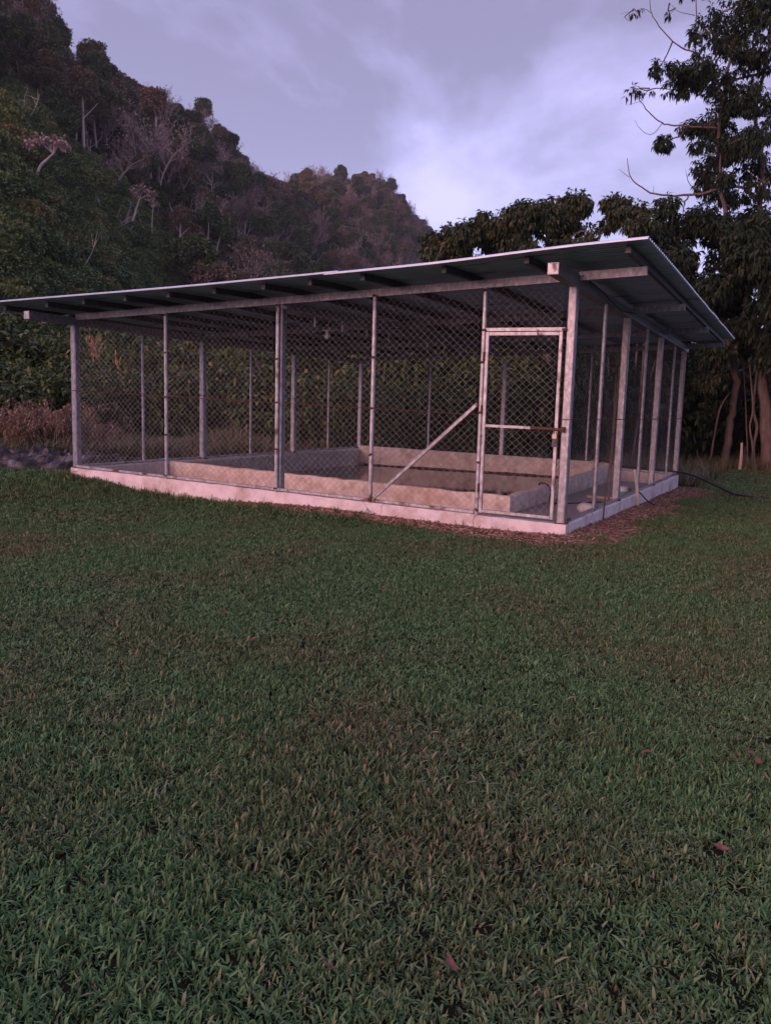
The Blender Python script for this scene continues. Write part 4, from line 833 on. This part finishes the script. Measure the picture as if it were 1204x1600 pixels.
# ------------------------------------------------------------------ trees
def tree(name, base, limbs, blobs, leafmat, barkmat, label, group=None, L=0.20, Wd=0.06, nl=8, droop_=0.9, cat='tree', dens=1.0, gap=0.0, twigs=True):
    """limbs: list of (world polyline, r0, r1); blobs: (centre, radii, whorl count). crown whorls are carried by twigs off the nearest limb"""
    t = thing(name, tuple(base), label, cat, group); tr = MB(); allp = []
    for i, (pl, r0, r1) in enumerate(limbs):
        p = smooth_path(pl, 4); p[1:-1] += rng.normal(0, 0.03, (len(p)-2, 3))*min(1, r0*12); rad = np.linspace(r0, r1, len(p)); b = MB().tube(p, rad, 8 if r0 > 0.05 else 5)
        if i == 0: trunk = b.build('trunk', MT[barkmat], t, smooth=True)
        else: b.build('limb', MT[barkmat], t, smooth=True)
        allp.append(p)
    allp = np.concatenate(allp); parts = []; tw = MB(); blobs = sorted(blobs, key=lambda b_: np.min(np.linalg.norm(allp-np.array(b_[0]), axis=1)))
    for c, r, n in blobs:
        p, d = blob_points(c, np.array(r)*1.12, int(n*dens), gap, 2.6, 0.15)
        if len(p) == 0: continue
        parts.append(whorls(p, unit(p-np.array(c)), nl, L, Wd, droop_, 0.9))
        if twigs:
            near = allp[np.argmin(np.linalg.norm(allp-np.array(c), axis=1))]
            tw.tube(smooth_path([near, (near+np.array(c))/2+rng.normal(0, 0.12, 3), np.array(c)], 3), [0.024, 0.022, 0.02, 0.018, 0.017, 0.016, 0.015], 5, False); allp = np.vstack([allp, np.array(c)[None]])
            for q_ in p[::9]: tw.tube([np.array(c)*0.6+near*0.4 if rng.uniform() < 0.3 else np.array(c), (q_+np.array(c))/2+rng.normal(0, 0.05, 3), q_], [0.014, 0.009, 0.005], 3, False)
    v, f = merge(parts); tag(mk('crown', v, f, MT[leafmat], t), kind='stuff')
    if twigs: tag(tw.build('twigs', MT[barkmat], t), kind='stuff')
    return t
def PL(pts, dist): return [at(px, py, dist+(dz[0] if dz else 0)) for px, py, *dz in pts]
def gp(px, dist): d = ray(px, 727); az = math.atan2(d[0], d[1]); x = CAM[0]+math.sin(az)*dist; y = CAM[1]+math.cos(az)*dist; return np.array([x, y, float(gz(x, y))-0.05])
def BL(lst, dist, jit=1.0, flat=1.0):
    out = []
    for px, py, rx, ry, n, *dz in lst:
        dd = dist+(dz[0] if dz else rng.uniform(-jit, jit)); s = dd/F; out.append((at(px, py, dd), (rx*s, rx*s*flat, ry*s), n))
    return out
# tall tree at the right, two stems and drooping sprays
D1 = 28.0; g0 = gp(1196, D1)
limbs = [(np.vstack([g0, PL([(1194, 650), (1190, 570), (1182, 515)], D1)]), 0.19, 0.13),
 (np.array(PL([(1182, 518), (1168, 470), (1150, 400), (1134, 345), (1125, 285), (1121, 210), (1138, 110), (1158, 10), (1165, -70)], D1)), 0.095, 0.03),
 (np.array(PL([(1182, 518), (1199, 452), (1192, 380), (1187, 330), (1192, 250), (1180, 180), (1194, 100), (1208, 0), (1215, -80)], D1)), 0.095, 0.03),
 (np.array(PL([(1188, 318), (1172, 300), (1150, 291), (1080, 304), (1032, 305), (1002, 293), (985, 275), (979, 247)], D1)), 0.055, 0.010),
 (np.array(PL([(983, 277), (973, 270), (966, 264)], D1)), 0.010, 0.004), (np.array(PL([(1078, 303), (1068, 318), (1066, 335)], D1)), 0.030, 0.012),
 (np.array(PL([(1090, 297), (1076, 287), (1070, 265)], D1)), 0.02, 0.005), (np.array(PL([(1020, 303), (1020, 290)], D1)), 0.008, 0.004),
 (np.array(PL([(1121, 200), (1090, 198), (1055, 196), (1033, 192), (1012, 175), (1000, 158), (995, 148)], D1)), 0.035, 0.008),
 (np.array(PL([(1034, 193), (1022, 207), (1012, 210), (998, 200), (991, 188)], D1)), 0.012, 0.005), (np.array(PL([(1000, 158), (985, 163), (978, 164)], D1)), 0.006, 0.003),
 (np.array(PL([(995, 150), (984, 142), (972, 140)], D1)), 0.006, 0.003), (np.array(PL([(997, 151), (1005, 143), (1014, 138)], D1)), 0.006, 0.003),
 (np.array(PL([(1100, 100), (1088, 82), (1065, 75), (1045, 60), (1025, 35), (1016, 15), (1014, -10)], D1)), 0.03, 0.010),
 (np.array(PL([(1016, 20), (1005, 14), (985, 18), (968, 22)], D1)), 0.010, 0.004), (np.array(PL([(1122, 150), (1100, 100), (1086, 80), (1087, 20), (1086, -40)], D1)), 0.035, 0.012),
 (np.array(PL([(1230, 100), (1200, 112), (1160, 120), (1130, 128)], D1)), 0.06, 0.03), (np.array(PL([(1085, 24), (1060, 18), (1045, 5)], D1)), 0.012, 0.005), (np.array(PL([(1125, 20), (1150, 8), (1190, -20)], D1)), 0.03, 0.015)]
blobs = BL([(1030, 105, 12, 14, 26), (1056, 112, 18, 14, 50), (1050, 140, 12, 14, 30), (1075, 135, 18, 15, 50), (1085, 115, 20, 18, 60), (1112, 95, 26, 24, 100), (1120, 130, 24, 22, 80), (1150, 55, 32, 28, 130), (1185, 25, 34, 30, 140), (1180, 80, 32, 26, 120), (1112, 35, 20, 22, 55), (1095, 55, 16, 14, 30),
            (1040, 222, 15, 9, 45), (1062, 213, 18, 10, 50), (1085, 200, 22, 12, 55), (1112, 195, 26, 18, 90), (1145, 170, 30, 22, 110), (1185, 150, 30, 26, 110), (1100, 225, 18, 14, 50), (1125, 240, 26, 18, 90), (1105, 262, 22, 16, 70), (1150, 225, 28, 20, 100), (1185, 220, 28, 22, 100), (1165, 265, 28, 18, 80), (1195, 285, 22, 20, 70), (1100, 292, 16, 8, 30), (1125, 308, 22, 12, 45), (1150, 310, 20, 12, 45), (1130, 280, 18, 10, 40),
            (990, 14, 16, 8, 16), (975, 26, 10, 4, 8), (1055, 12, 16, 8, 18), (985, 146, 14, 6, 8), (1010, 142, 8, 5, 5), (1240, 60, 40, 40, 140), (1250, 180, 40, 40, 140), (1190, -40, 60, 30, 160), (1100, -50, 50, 25, 100)], D1, 1.2)
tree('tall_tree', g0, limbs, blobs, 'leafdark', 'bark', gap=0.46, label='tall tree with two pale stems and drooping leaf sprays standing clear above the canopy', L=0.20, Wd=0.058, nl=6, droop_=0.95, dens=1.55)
# dense dark canopy tree to the right of the roof
D2 = 27.0; g0 = gp(1131, 28.0)
limbs = [(np.vstack([g0, PL([(1136, 690, 1), (1141, 655, 1), (1147, 610, 0.8), (1146, 560, 0.5)], D2)]), 0.125, 0.10), (np.array(PL([(1146, 560), (1120, 500), (1090, 450), (1060, 400)], D2)), 0.08, 0.03), (np.array(PL([(1146, 560), (1165, 480), (1170, 420), (1150, 370)], D2)), 0.08, 0.03), (np.array(PL([(1090, 450), (1040, 430), (1005, 400)], D2)), 0.04, 0.02)]
bl = []
for k in range(44):
    px = rng.uniform(1015, 1280); lo = 480 if px > 1090 else 430+0.5*(px-1015); py = rng.uniform(340+max(0, (1060-px))*0.25, lo); bl.append((px, py, 26, 20, 95, rng.uniform(-2.2, 2.6)))
for px, py in ((1040, 340), (1022, 358), (1060, 350), (1090, 345), (1120, 350), (1150, 345), (1185, 340), (1210, 345), (1042, 320)): bl.append((px, py, 17, 13, 50))
for px, py in ((1065, 455), (1090, 480), (1110, 505), (1130, 470), (1150, 500), (1085, 515), (1120, 530)): bl.append((px, py, 26, 18, 90, rng.uniform(1.5, 4.0)))
for k in range(26): bl.append((rng.uniform(1065, 1300), rng.uniform(505, 600), 24, 16, 85, rng.uniform(-1.0, 2.5)))
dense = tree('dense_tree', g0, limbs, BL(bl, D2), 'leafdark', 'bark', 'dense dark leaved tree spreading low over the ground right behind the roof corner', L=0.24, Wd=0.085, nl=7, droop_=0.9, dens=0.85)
for x_, y_, a_, s_, lab in ((10.5, 6.0, 1.0, 1.05, 'unseen dark leaved tree added to shade the shed, level with its middle'), (11.5, -1.5, 2.6, 0.95, 'unseen dark leaved tree added to shade the shed, level with the gate'), (8.5, 14.0, 4.1, 1.1, 'unseen dark leaved tree added for shade past the shed')):  # copies added out of view to darken the shed's right faces and the lawn
    c = copy_tree(dense, (x_, y_, float(gz(x_, y_))-0.05), a_, s_); tag(c, lab, 'tree', 'unseen dark trees added for shade')
# canopy behind the roof
D3 = 25.5; g0 = gp(850, D3)
limbs = [(np.vstack([g0, PL([(852, 600), (850, 520), (845, 450)], D3)]), 0.16, 0.11), (np.array(PL([(845, 450), (800, 400), (740, 380), (690, 385)], D3)), 0.07, 0.02), (np.array(PL([(845, 450), (870, 380), (900, 340), (915, 325)], D3)), 0.07, 0.02), (np.array(PL([(870, 390), (920, 385), (955, 350), (1000, 335)], D3)), 0.05, 0.015)]
bl = []
for px, py, rx, ry, n in ((668, 390, 26, 20, 110), (700, 378, 28, 22, 120), (722, 368, 24, 18, 90), (745, 372, 28, 26, 130), (770, 348, 26, 20, 110), (790, 360, 30, 28, 140), (815, 345, 30, 26, 140), (840, 335, 26, 22, 110), (862, 330, 26, 20, 110), (885, 322, 24, 18, 90), (905, 320, 18, 14, 60), (850, 360, 34, 24, 130), (885, 350, 26, 20, 80), (905, 345, 18, 16, 45), (820, 385, 44, 18, 110), (760, 398, 50, 16, 120), (690, 408, 44, 14, 100), (880, 380, 30, 10, 40),
                        (955, 318, 14, 12, 36), (972, 330, 22, 18, 70), (995, 328, 18, 16, 55), (950, 345, 18, 14, 40), (985, 355, 22, 16, 55), (1010, 350, 16, 12, 40), (925, 368, 14, 10, 20), (800, 440, 60, 26, 150), (880, 440, 60, 26, 150), (720, 450, 60, 26, 150), (950, 430, 50, 26, 130), (1010, 440, 40, 26, 100), (660, 460, 40, 24, 100), (840, 500, 70, 24, 150), (740, 505, 60, 24, 140), (930, 490, 60, 26, 140), (1000, 500, 40, 24, 100)): bl.append((px, py, rx, ry, n))
tree('broad_tree', g0, limbs, BL(bl, D3, 1.5), 'leafolive', 'bark', gap=0.36, label= 'broad tree whose drooping olive green canopy shows above the middle of the roof', L=0.19, Wd=0.075, nl=7, droop_=0.9, dens=1.5)
# trunks and stakes under the trees on the right
def trunk_thing(name, pts, dist, r, label, cat, m='bark', group=None, stub=False):
    g0 = gp(pts[0][0], dist); p = smooth_path(np.vstack([g0, PL(pts[1:], dist)]), 4)
    b = MB().tube(p, np.interp(np.linspace(0, 1, len(p)), np.linspace(0, 1, len(r)), r), 8)
    return tag(b.build(name, MT[m], None, g0, True), label, cat, group)
trunk_thing('wooden_stake', [(1155, 732), (1157, 715), (1158, 692)], 26.6, [0.05, 0.045, 0.03], 'short pinkish wooden stake standing alone at the edge of the trees', 'stake', 'wood')
trunk_thing('slanting_branch', [(1107, 668), (1122, 645), (1140, 612)], 27.0, [0.03, 0.03, 0.02], 'pale branch slanting through the dark beside the leaning trunk', 'branch', 'bark')
trunk_thing('slanting_branch', [(1092, 720), (1085, 690), (1068, 645)], 27.5, [0.03, 0.025, 0.012], 'thin bare branch leaning out of the undergrowth behind the far corner post', 'branch', 'bark')
for k, (a, b_, r) in enumerate(((1173, 1172, 0.03), (1180, 1178, 0.05), (1187, 1191, 0.035), (1166, 1168, 0.025), (1204, 1201, 0.06))):
    trunk_thing('thin_trunk', [(a, 730), ((a+b_)/2+rng.uniform(-3, 3), 700), ((a+b_)/2+rng.uniform(-5, 5), 668), (b_+rng.uniform(-4, 4), 635), (b_+rng.uniform(-8, 8), 560)], 27.6+0.3*k, [r, r*0.9, r*0.8, r*0.6], 'slender bare trunk in the clump beside the big right trunk', 'trunk', 'bark', 'slender trunks beside the tall tree')
for k, (a, b_, r, d) in enumerate(((1000, 992, 0.05, 25.0), (985, 1002, 0.04, 24.2), (808, 805, 0.06, 23.4), (830, 838, 0.035, 24), (700, 712, 0.04, 24.3), (608, 622, 0.035, 23.7))):
    trunk_thing('thin_trunk', [(a, 720), ((a+b_)/2+3, 650), (b_, 590), (b_+6, 500)], d, [r, r*0.9, r*0.7, r*0.4], 'slender trunk in the dark behind the back fence', 'trunk', 'bark', 'slender trunks behind the back fence')
# ------------------------------------------------------------------ forest on the hill
def crown_proto(seed, R, H, n, ls, trunk_h, flat=0.75, lobes=11, drop=0.0):
    """tree of the far wood: lobed crown of leaf sprays and a trunk; two materials"""
    parts = []; c0 = np.array([0, 0, trunk_h+H*0.5])
    for k in range(lobes):
        d = rand_dirs(1)[0]*np.array([1, 1, 0.75]); c = c0 + d*np.array([R, R, H*0.5])*0.55*(k > 0)
        p, dd = blob_points(c, np.array([R, R, H*0.5])*rng.uniform(0.30, 0.52), n//lobes, 0.2, 1.4, 0.55)
        if len(p) == 0: continue
        parts.append(sprays(p, dd, 6, ls, ls*0.6, 0.3+drop))
    v, f = merge(parts); b = MB(); top_ = trunk_h+H*0.6
    b.tube([(0, 0, -1.0), (0.1, 0, trunk_h*0.5), (0, 0.1, trunk_h), (0.1, 0, top_)], [0.22, 0.17, 0.13, 0.05], 5, False)
    for k in range(5):
        a = rng.uniform(0, 6.28); z0 = trunk_h*rng.uniform(0.75, 1.1); b.tube([(0, 0, z0), (math.cos(a)*R*0.4, math.sin(a)*R*0.4, z0+H*0.25), (math.cos(a)*R*0.75, math.sin(a)*R*0.75, z0+H*0.5)], [0.09, 0.06, 0.03], 4, False)
    return v, f, b
def bare_proto(seed, H, spread, n=46):
    b = MB(); trunk_ = smooth_path([(0, 0, -1), (rng.normal(0, 0.3), rng.normal(0, 0.3), H*0.4), (rng.normal(0, 0.6), rng.normal(0, 0.6), H*0.75)], 4); b.tube(trunk_, np.linspace(0.17, 0.09, len(trunk_)), 5, False)
    lv = []
    for k in range(9):
        p0 = trunk_[rng.integers(len(trunk_)//2, len(trunk_))]; a = rng.uniform(0, 6.28); e = p0+np.array([math.cos(a)*spread*rng.uniform(0.4, 1), math.sin(a)*spread*rng.uniform(0.4, 1), H*rng.uniform(0.15, 0.4)])
        m_ = (p0+e)/2+rng.normal(0, 0.25, 3); pp = smooth_path([p0, m_, e], 4); b.tube(pp, np.linspace(0.07, 0.02, len(pp)), 4, False)
        for j in range(11):
            q_ = pp[rng.integers(2, len(pp))]; e2 = q_+rand_dirs(1)[0]*np.array([0.9, 0.9, 0.8])+np.array([0, 0, 0.5]); b.tube([q_, (q_+e2)/2+rng.normal(0, 0.1, 3), e2], [0.028, 0.018, 0.01], 3, False); lv.append(e2); lv.append((q_+e2)/2)
    lv = np.array(lv); v, f = sprays(lv, rand_dirs(len(lv)), 3, 0.30, 0.12, 0.2)
    return v, f, b
def two_mat(name, v, f, b, m1, m2):
    bf = []
    for q_ in b.f: bf += [(q_[0], q_[k], q_[k+1]) for k in range(1, len(q_)-1)]
    V = np.concatenate([v, np.array(b.v)]); Fc = np.concatenate([f, np.array(bf)+len(v)])
    o = mk(name, V, Fc, [MT[m1], MT[m2]], link=False); mi = np.zeros(len(Fc), np.int32); mi[len(f):] = 1; o.data.polygons.foreach_set('material_index', mi); return o
FP = [two_mat('forest_tree', *crown_proto(k, *a), 'forest', 'stems') for k, a in enumerate(((2.7, 3.6, 1700, 0.29, 4.2), (2.1, 3.0, 1300, 0.27, 6.4), (3.3, 2.9, 1900, 0.30, 5.2), (1.9, 4.6, 1500, 0.27, 4.0)))]
FP += [two_mat('bare_tree', *bare_proto(k, *a), 'twigs', 'twigs') for k, a in enumerate(((8.5, 2.6), (7.5, 3.2)))]
SP = [two_mat('slope_shrub', *crown_proto(k, *a), 'slope', 'bark') for k, a in enumerate(((2.2, 3.0, 1900, 0.20, 0.4), (1.8, 2.4, 1600, 0.18, 0.2), (2.6, 2.6, 2200, 0.21, 0.4)))]
UP = [two_mat('wood_thicket', *crown_proto(k, *a), 'under', 'bark') for k, a in enumerate(((2.4, 2.6, 1300, 0.26, 0.2), (2.0, 3.2, 1300, 0.26, 0.3)))]
fc = bpy.data.collections.new('forest_protos')
for o in FP+SP+UP: fc.objects.link(o)
order = sorted([o.name for o in fc.objects]); IDX = {n_: i for i, n_ in enumerate(order)}
BARE = ((182, 300, [(178, 285), (176, 268)], 8), (170, 300, [(160, 278), (150, 250)], 4), (270, 235, [(266, 220), (268, 208)], 7), (255, 238, [(258, 222), (254, 210)], 6), (138, 262, [(140, 245), (138, 228)], 5), (235, 400, [(237, 370), (238, 340)], 3), (292, 385, [(294, 350), (296, 330)], 3), (176, 400, [(176, 370), (178, 350)], 4), (184, 390, [(184, 370), (184, 358)], 2), (165, 375, [(168, 360), (170, 348)], 2), (275, 370, [(277, 350), (279, 335)], 3), (385, 395, [(386, 375), (388, 362)], 6), (370, 385, [(372, 372), (374, 360)], 5), (433, 395, [(434, 380), (434, 370)], 4), (30, 165, [(30, 145), (29, 125)], 4), (85, 95, [(84, 80), (84, 68)], 5), (40, 230, [(34, 210), (34, 195)], 5), (505, 395, [(508, 383), (510, 374)], 4), (520, 395, [(521, 382), (523, 374)], 3), (492, 452 - 30, [(494, 415), (496, 408)], 2), (573, 340, [(573, 330), (573, 322)], 4), (536, 320, [(537, 308), (537, 298)], 4), (604, 378, [(606, 362), (608, 352)], 4), (98, 468, [(101, 450), (102, 436)], 3))
CLEAR = [(48, 330, 60), (75, 250, 60), (200, 402, 50), (210, 340, 50), (333, 447, 40), (323, 440, 40), (307, 410, 40), (330, 320, 40), (88, 225, 30)] + [(a_[0], a_[1], 32) for a_ in BARE]
CLEAR = [(px, hill_hit(px, py)[1], w_) for px, py, w_ in CLEAR]
pts = []
def add_zone(pxs, t0, t1, n, kind):
    az = rng.uniform(az_px(pxs[0]), az_px(pxs[1]), n); t = rng.uniform(t0, t1, n)
    rD = np.interp(az, ra, rd_); f0 = np.interp(az, fa, fd); d = f0+(rD-f0)*t
    for a_, d_, t_ in zip(az, d, t): pts.append((a_, d_, t_, kind))
dens_az = [(-330, 0, 420), (0, 210, 760), (210, 440, 950), (440, 540, 900), (540, 660, 1250), (660, 760, 400), (760, 1300, 400)]
for a_, b_, n in dens_az:
    add_zone((a_, b_), 0.0, 1.06, n, 'mix')
add_zone((-330, 0), 0.0, 0.30, 260, 'low'); add_zone((0, 150), 0.0, 0.42, 420, 'low'); add_zone((150, 330), 0.0, 0.30, 420, 'low'); add_zone((330, 520), 0.0, 0.12, 160, 'low')
rec = []; rec_under = []
for a_, d_, t_, kd in pts:
    pxc = 602+F*math.tan(a_-AZ0)
    lowlim = np.interp(pxc, [-300, 0, 120, 200, 330, 450], [0.40, 0.40, 0.34, 0.22, 0.12, 0.04])
    x, y = CAM[0]+math.sin(a_)*d_, CAM[1]+math.cos(a_)*d_; z = float(hill_z(np.array([a_]), np.array([d_]))[0])
    if any(abs(pxc-cp) < 4+2.4*F/d_ and cdst-w_ < d_ < cdst+1 for cp, cdst, w_ in CLEAR) and rng.uniform() < 0.95: kd = 'clear'
    if kd == 'clear':
        o = SP[rng.integers(0, 3)]; s = rng.uniform(0.7, 1.05)
    elif t_ < lowlim:
        o = SP[rng.integers(0, 3)]; s = rng.uniform(0.7, 1.35)*(0.75+0.25*min(1, d_/90))
    else:
        if kd == 'low': continue
        if rng.uniform() < 0.42 and t_ < 0.97:
            rec_under.append((x, y, z-0.3, UP[rng.integers(0, 2)], rng.uniform(0.8, 1.5))); continue
        o = FP[rng.choice(6, p=[0.21, 0.19, 0.13, 0.15, 0.17, 0.15] if t_ < 0.9 else [0.17, 0.16, 0.10, 0.11, 0.26, 0.20])]; s = rng.uniform(0.7, 1.4)*(1.0 if d_ < 230 else 1.1)
        if t_ > 0.96: s *= 0.8
    zone = 'low on' if t_ < 0.3 else 'halfway up' if t_ < 0.62 else 'high on' if t_ < 0.92 else 'along the ridge of'
    rec.append((d_, x, y, z-0.3, o, s, pxc, zone))
rec.sort(key=lambda r_: r_[0])
cnt = {'forest_tree': 0, 'bare_tree': 0, 'slope_shrub': 0}; rest = []; LIM = {'forest_tree': 190, 'bare_tree': 70, 'slope_shrub': 170}
SHAPE = {FP[0].name: 'domed leafy tree', FP[1].name: 'high crowned leafy tree', FP[2].name: 'wide flat crowned tree', FP[3].name: 'narrow upright leafy tree', FP[4].name: 'tall leafless twiggy tree', FP[5].name: 'low spreading leafless tree', SP[0].name: 'rounded dense shrub', SP[1].name: 'small dense shrub', SP[2].name: 'wide flat dense shrub'}
for d_, x, y, z, o, s, pxc, zone in rec:
    k = o.name.split('.')[0]
    if cnt[k] < LIM[k] and -30 < pxc < 720:
        cnt[k] += 1; c = o.copy(); c.name = k; COL.objects.link(c); c.location = (x, y, z); c.rotation_euler = (rng.normal(0, 0.06), rng.normal(0, 0.06), rng.uniform(0, 6.28)); c.scale = (s, s, s*rng.uniform(0.85, 1.2))
        tag(c, SHAPE[o.name] + ' ' + zone + ' the wooded hillside', 'shrub' if k == 'slope_shrub' else 'tree', {'forest_tree': 'leafy trees on the hillside', 'bare_tree': 'leafless trees on the hillside', 'slope_shrub': 'shrubs on the lower slope'}[k])
    else: rest.append((x, y, z, IDX[o.name], s))
rest += [(x, y, z, IDX[o.name], s) for x, y, z, o, s in rec_under]
R_ = np.array(rest); n = len(R_)
tag(scatter('hillside_wood', R_[:, :3], np.stack([rng.normal(0, 0.06, n), rng.normal(0, 0.06, n), rng.uniform(0, 6.28, n)], 1), np.stack([R_[:, 4], R_[:, 4], R_[:, 4]*rng.uniform(0.85, 1.2, n)], 1), R_[:, 3].astype(int), fc),
    'dusky mixed wood covering the far hill and its ridge', 'wood', kind='stuff')
# pale-stemmed trees that stand out on the hillside
def hill_tree(px0, py0, pts_, r, crown, label, m='forest', group=None, leaf=0.55, twigs=0):
    g0, d = hill_hit(px0, py0); s = d/F; d -= 1.0
    base = g0-np.array([0, 0, 0.3]); t = thing('pale_stem_tree', tuple(base), label, 'tree', group)
    p = smooth_path(np.vstack([base, PL(pts_, d)]), 4); MB().tube(p, np.linspace(r, r*0.5, len(p)), 6, False).build('trunk', MT['palebark'], t, smooth=True)
    parts = []; tw = MB(); tip = p[-1]
    for px, py, rx, ry, n in crown:
        c = at(px, py, d); q_, dd = blob_points(c, (rx*s, rx*s, ry*s), n, 0.0, 1.0, 0.2); parts.append(sprays(q_, unit(q_-c), 5, leaf*0.6, leaf*0.32, 0.5))
        tw.tube(smooth_path([tip, (tip+c)/2+np.array([0, 0, 0.3]), c], 3), np.linspace(r*0.5, r*0.15, 7), 4, False)
        for e in q_[::6]: tw.tube([c, (c+e)/2+rng.normal(0, 0.1, 3), e], [r*0.2, r*0.13, r*0.07], 3, False)
    if twigs:
        for k in range(twigs):
            i = rng.integers(len(p)//2, len(p)); a = rng.uniform(-1, 1); e = p[i]+(_r2*a*2.2+np.array([0, 0, 1.0])*rng.uniform(0.8, 3.2)); mid = (p[i]+e)/2+_r2*a*0.4; pp = smooth_path([p[i], mid, e], 3); tw.tube(pp, np.linspace(r*0.5, r*0.15, len(pp)), 4, False)
            for j in range(4):
                e2 = pp[rng.integers(2, len(pp))]; e3 = e2+_r2*rng.normal(0, 0.5)+np.array([0, 0, rng.uniform(0.3, 1.1)]); tw.tube([e2, e3], [r*0.2, r*0.08], 3, False)
    tw.build('branches', MT['palebark'], t)
    if parts: v, f = merge(parts); tag(mk('crown', v, f, MT[m], t), kind='stuff')
    return t
hill_tree(48, 330, [(54, 290), (62, 262), (75, 248), (84, 240)], 0.14, [(62, 218, 12, 6, 26), (85, 222, 14, 7, 30), (100, 225, 9, 6, 18), (45, 222, 8, 5, 14)], 'curved pale trunked tree with a thin pale crown on the upper left slope', 'twigs')
hill_tree(200, 402, [(204, 360), (212, 330), (218, 312)], 0.13, [(225, 300, 14, 8, 34), (240, 310, 10, 8, 22), (212, 296, 8, 6, 12)], 'slender pale trunked tree leaning under a brownish crown in mid slope', 'twigs')
hill_tree(88, 225, [(88, 205), (90, 190)], 0.2, [(88, 160, 26, 18, 600), (102, 178, 24, 16, 420), (72, 180, 20, 14, 360)], 'big round olive green tree standing out on the dark upper slope', 'slope')
hill_tree(333, 447, [(336, 410), (340, 385), (345, 368)], 0.13, [(338, 350, 14, 10, 260), (350, 362, 12, 8, 200), (332, 338, 12, 8, 200)], 'pale trunked tree with a fresh green crown just above the roof edge', 'slope')
hill_tree(323, 440, [(323, 410), (325, 380), (326, 352)], 0.12, [(322, 336, 12, 9, 200), (330, 326, 10, 8, 160)], 'straight pale trunked tree with a narrow green crown above the roof edge', 'slope')
hill_tree(307, 410, [(308, 380), (310, 360)], 0.11, [], 'forked leafless pale tree beside the green crowned ones', group=None, twigs=9)
hill_tree(330, 320, [(331, 295), (332, 275)], 0.12, [(332, 262, 16, 10, 50)], 'tall bare pinkish tree in the middle of the hillside', 'twigs', twigs=8)
hill_tree(352, 240, [(350, 225), (353, 212)], 0.18, [(356, 206, 9, 5, 90), (363, 216, 9, 4, 90), (352, 222, 7, 4, 70), (366, 228, 6, 4, 60)], 'tree standing up alone above the ridge line of the hill', 'forest')
hill_tree(630, 330, [(628, 322), (630, 316)], 0.2, [(630, 318, 7, 5, 90), (636, 332, 7, 8, 120)], 'dark tree standing up at the right end of the far ridge', 'forest', leaf=0.9)
for px, py, ps, tw in BARE:
    hill_tree(px, py, ps, 0.10, [], 'leafless pale tree with bare forked branches among the hillside wood', group='bare pale trees on the hillside', twigs=tw)
print('tris', sum(len(m_.polygons) for m_ in bpy.data.meshes), 'objects', len(bpy.data.objects))

# ------------------------------------------------------------------ evening haze
hz_ = MB().box(-700, 460, -82, 700, -3.0, 150.0)
hm = bpy.data.materials.new('evening_haze'); hm.use_nodes = True; ht = hm.node_tree; ht.nodes.clear()
pv = N(ht, 'ShaderNodeVolumePrincipled'); pv.inputs['Color'].default_value = (0.92, 0.90, 0.94, 1); pv.inputs['Density'].default_value = 0.00022
ho = N(ht, 'ShaderNodeOutputMaterial'); ht.links.new(pv.outputs[0], ho.inputs['Volume'])
tag(hz_.build('haze', hm), 'thin evening haze over the valley', 'haze', kind='stuff')
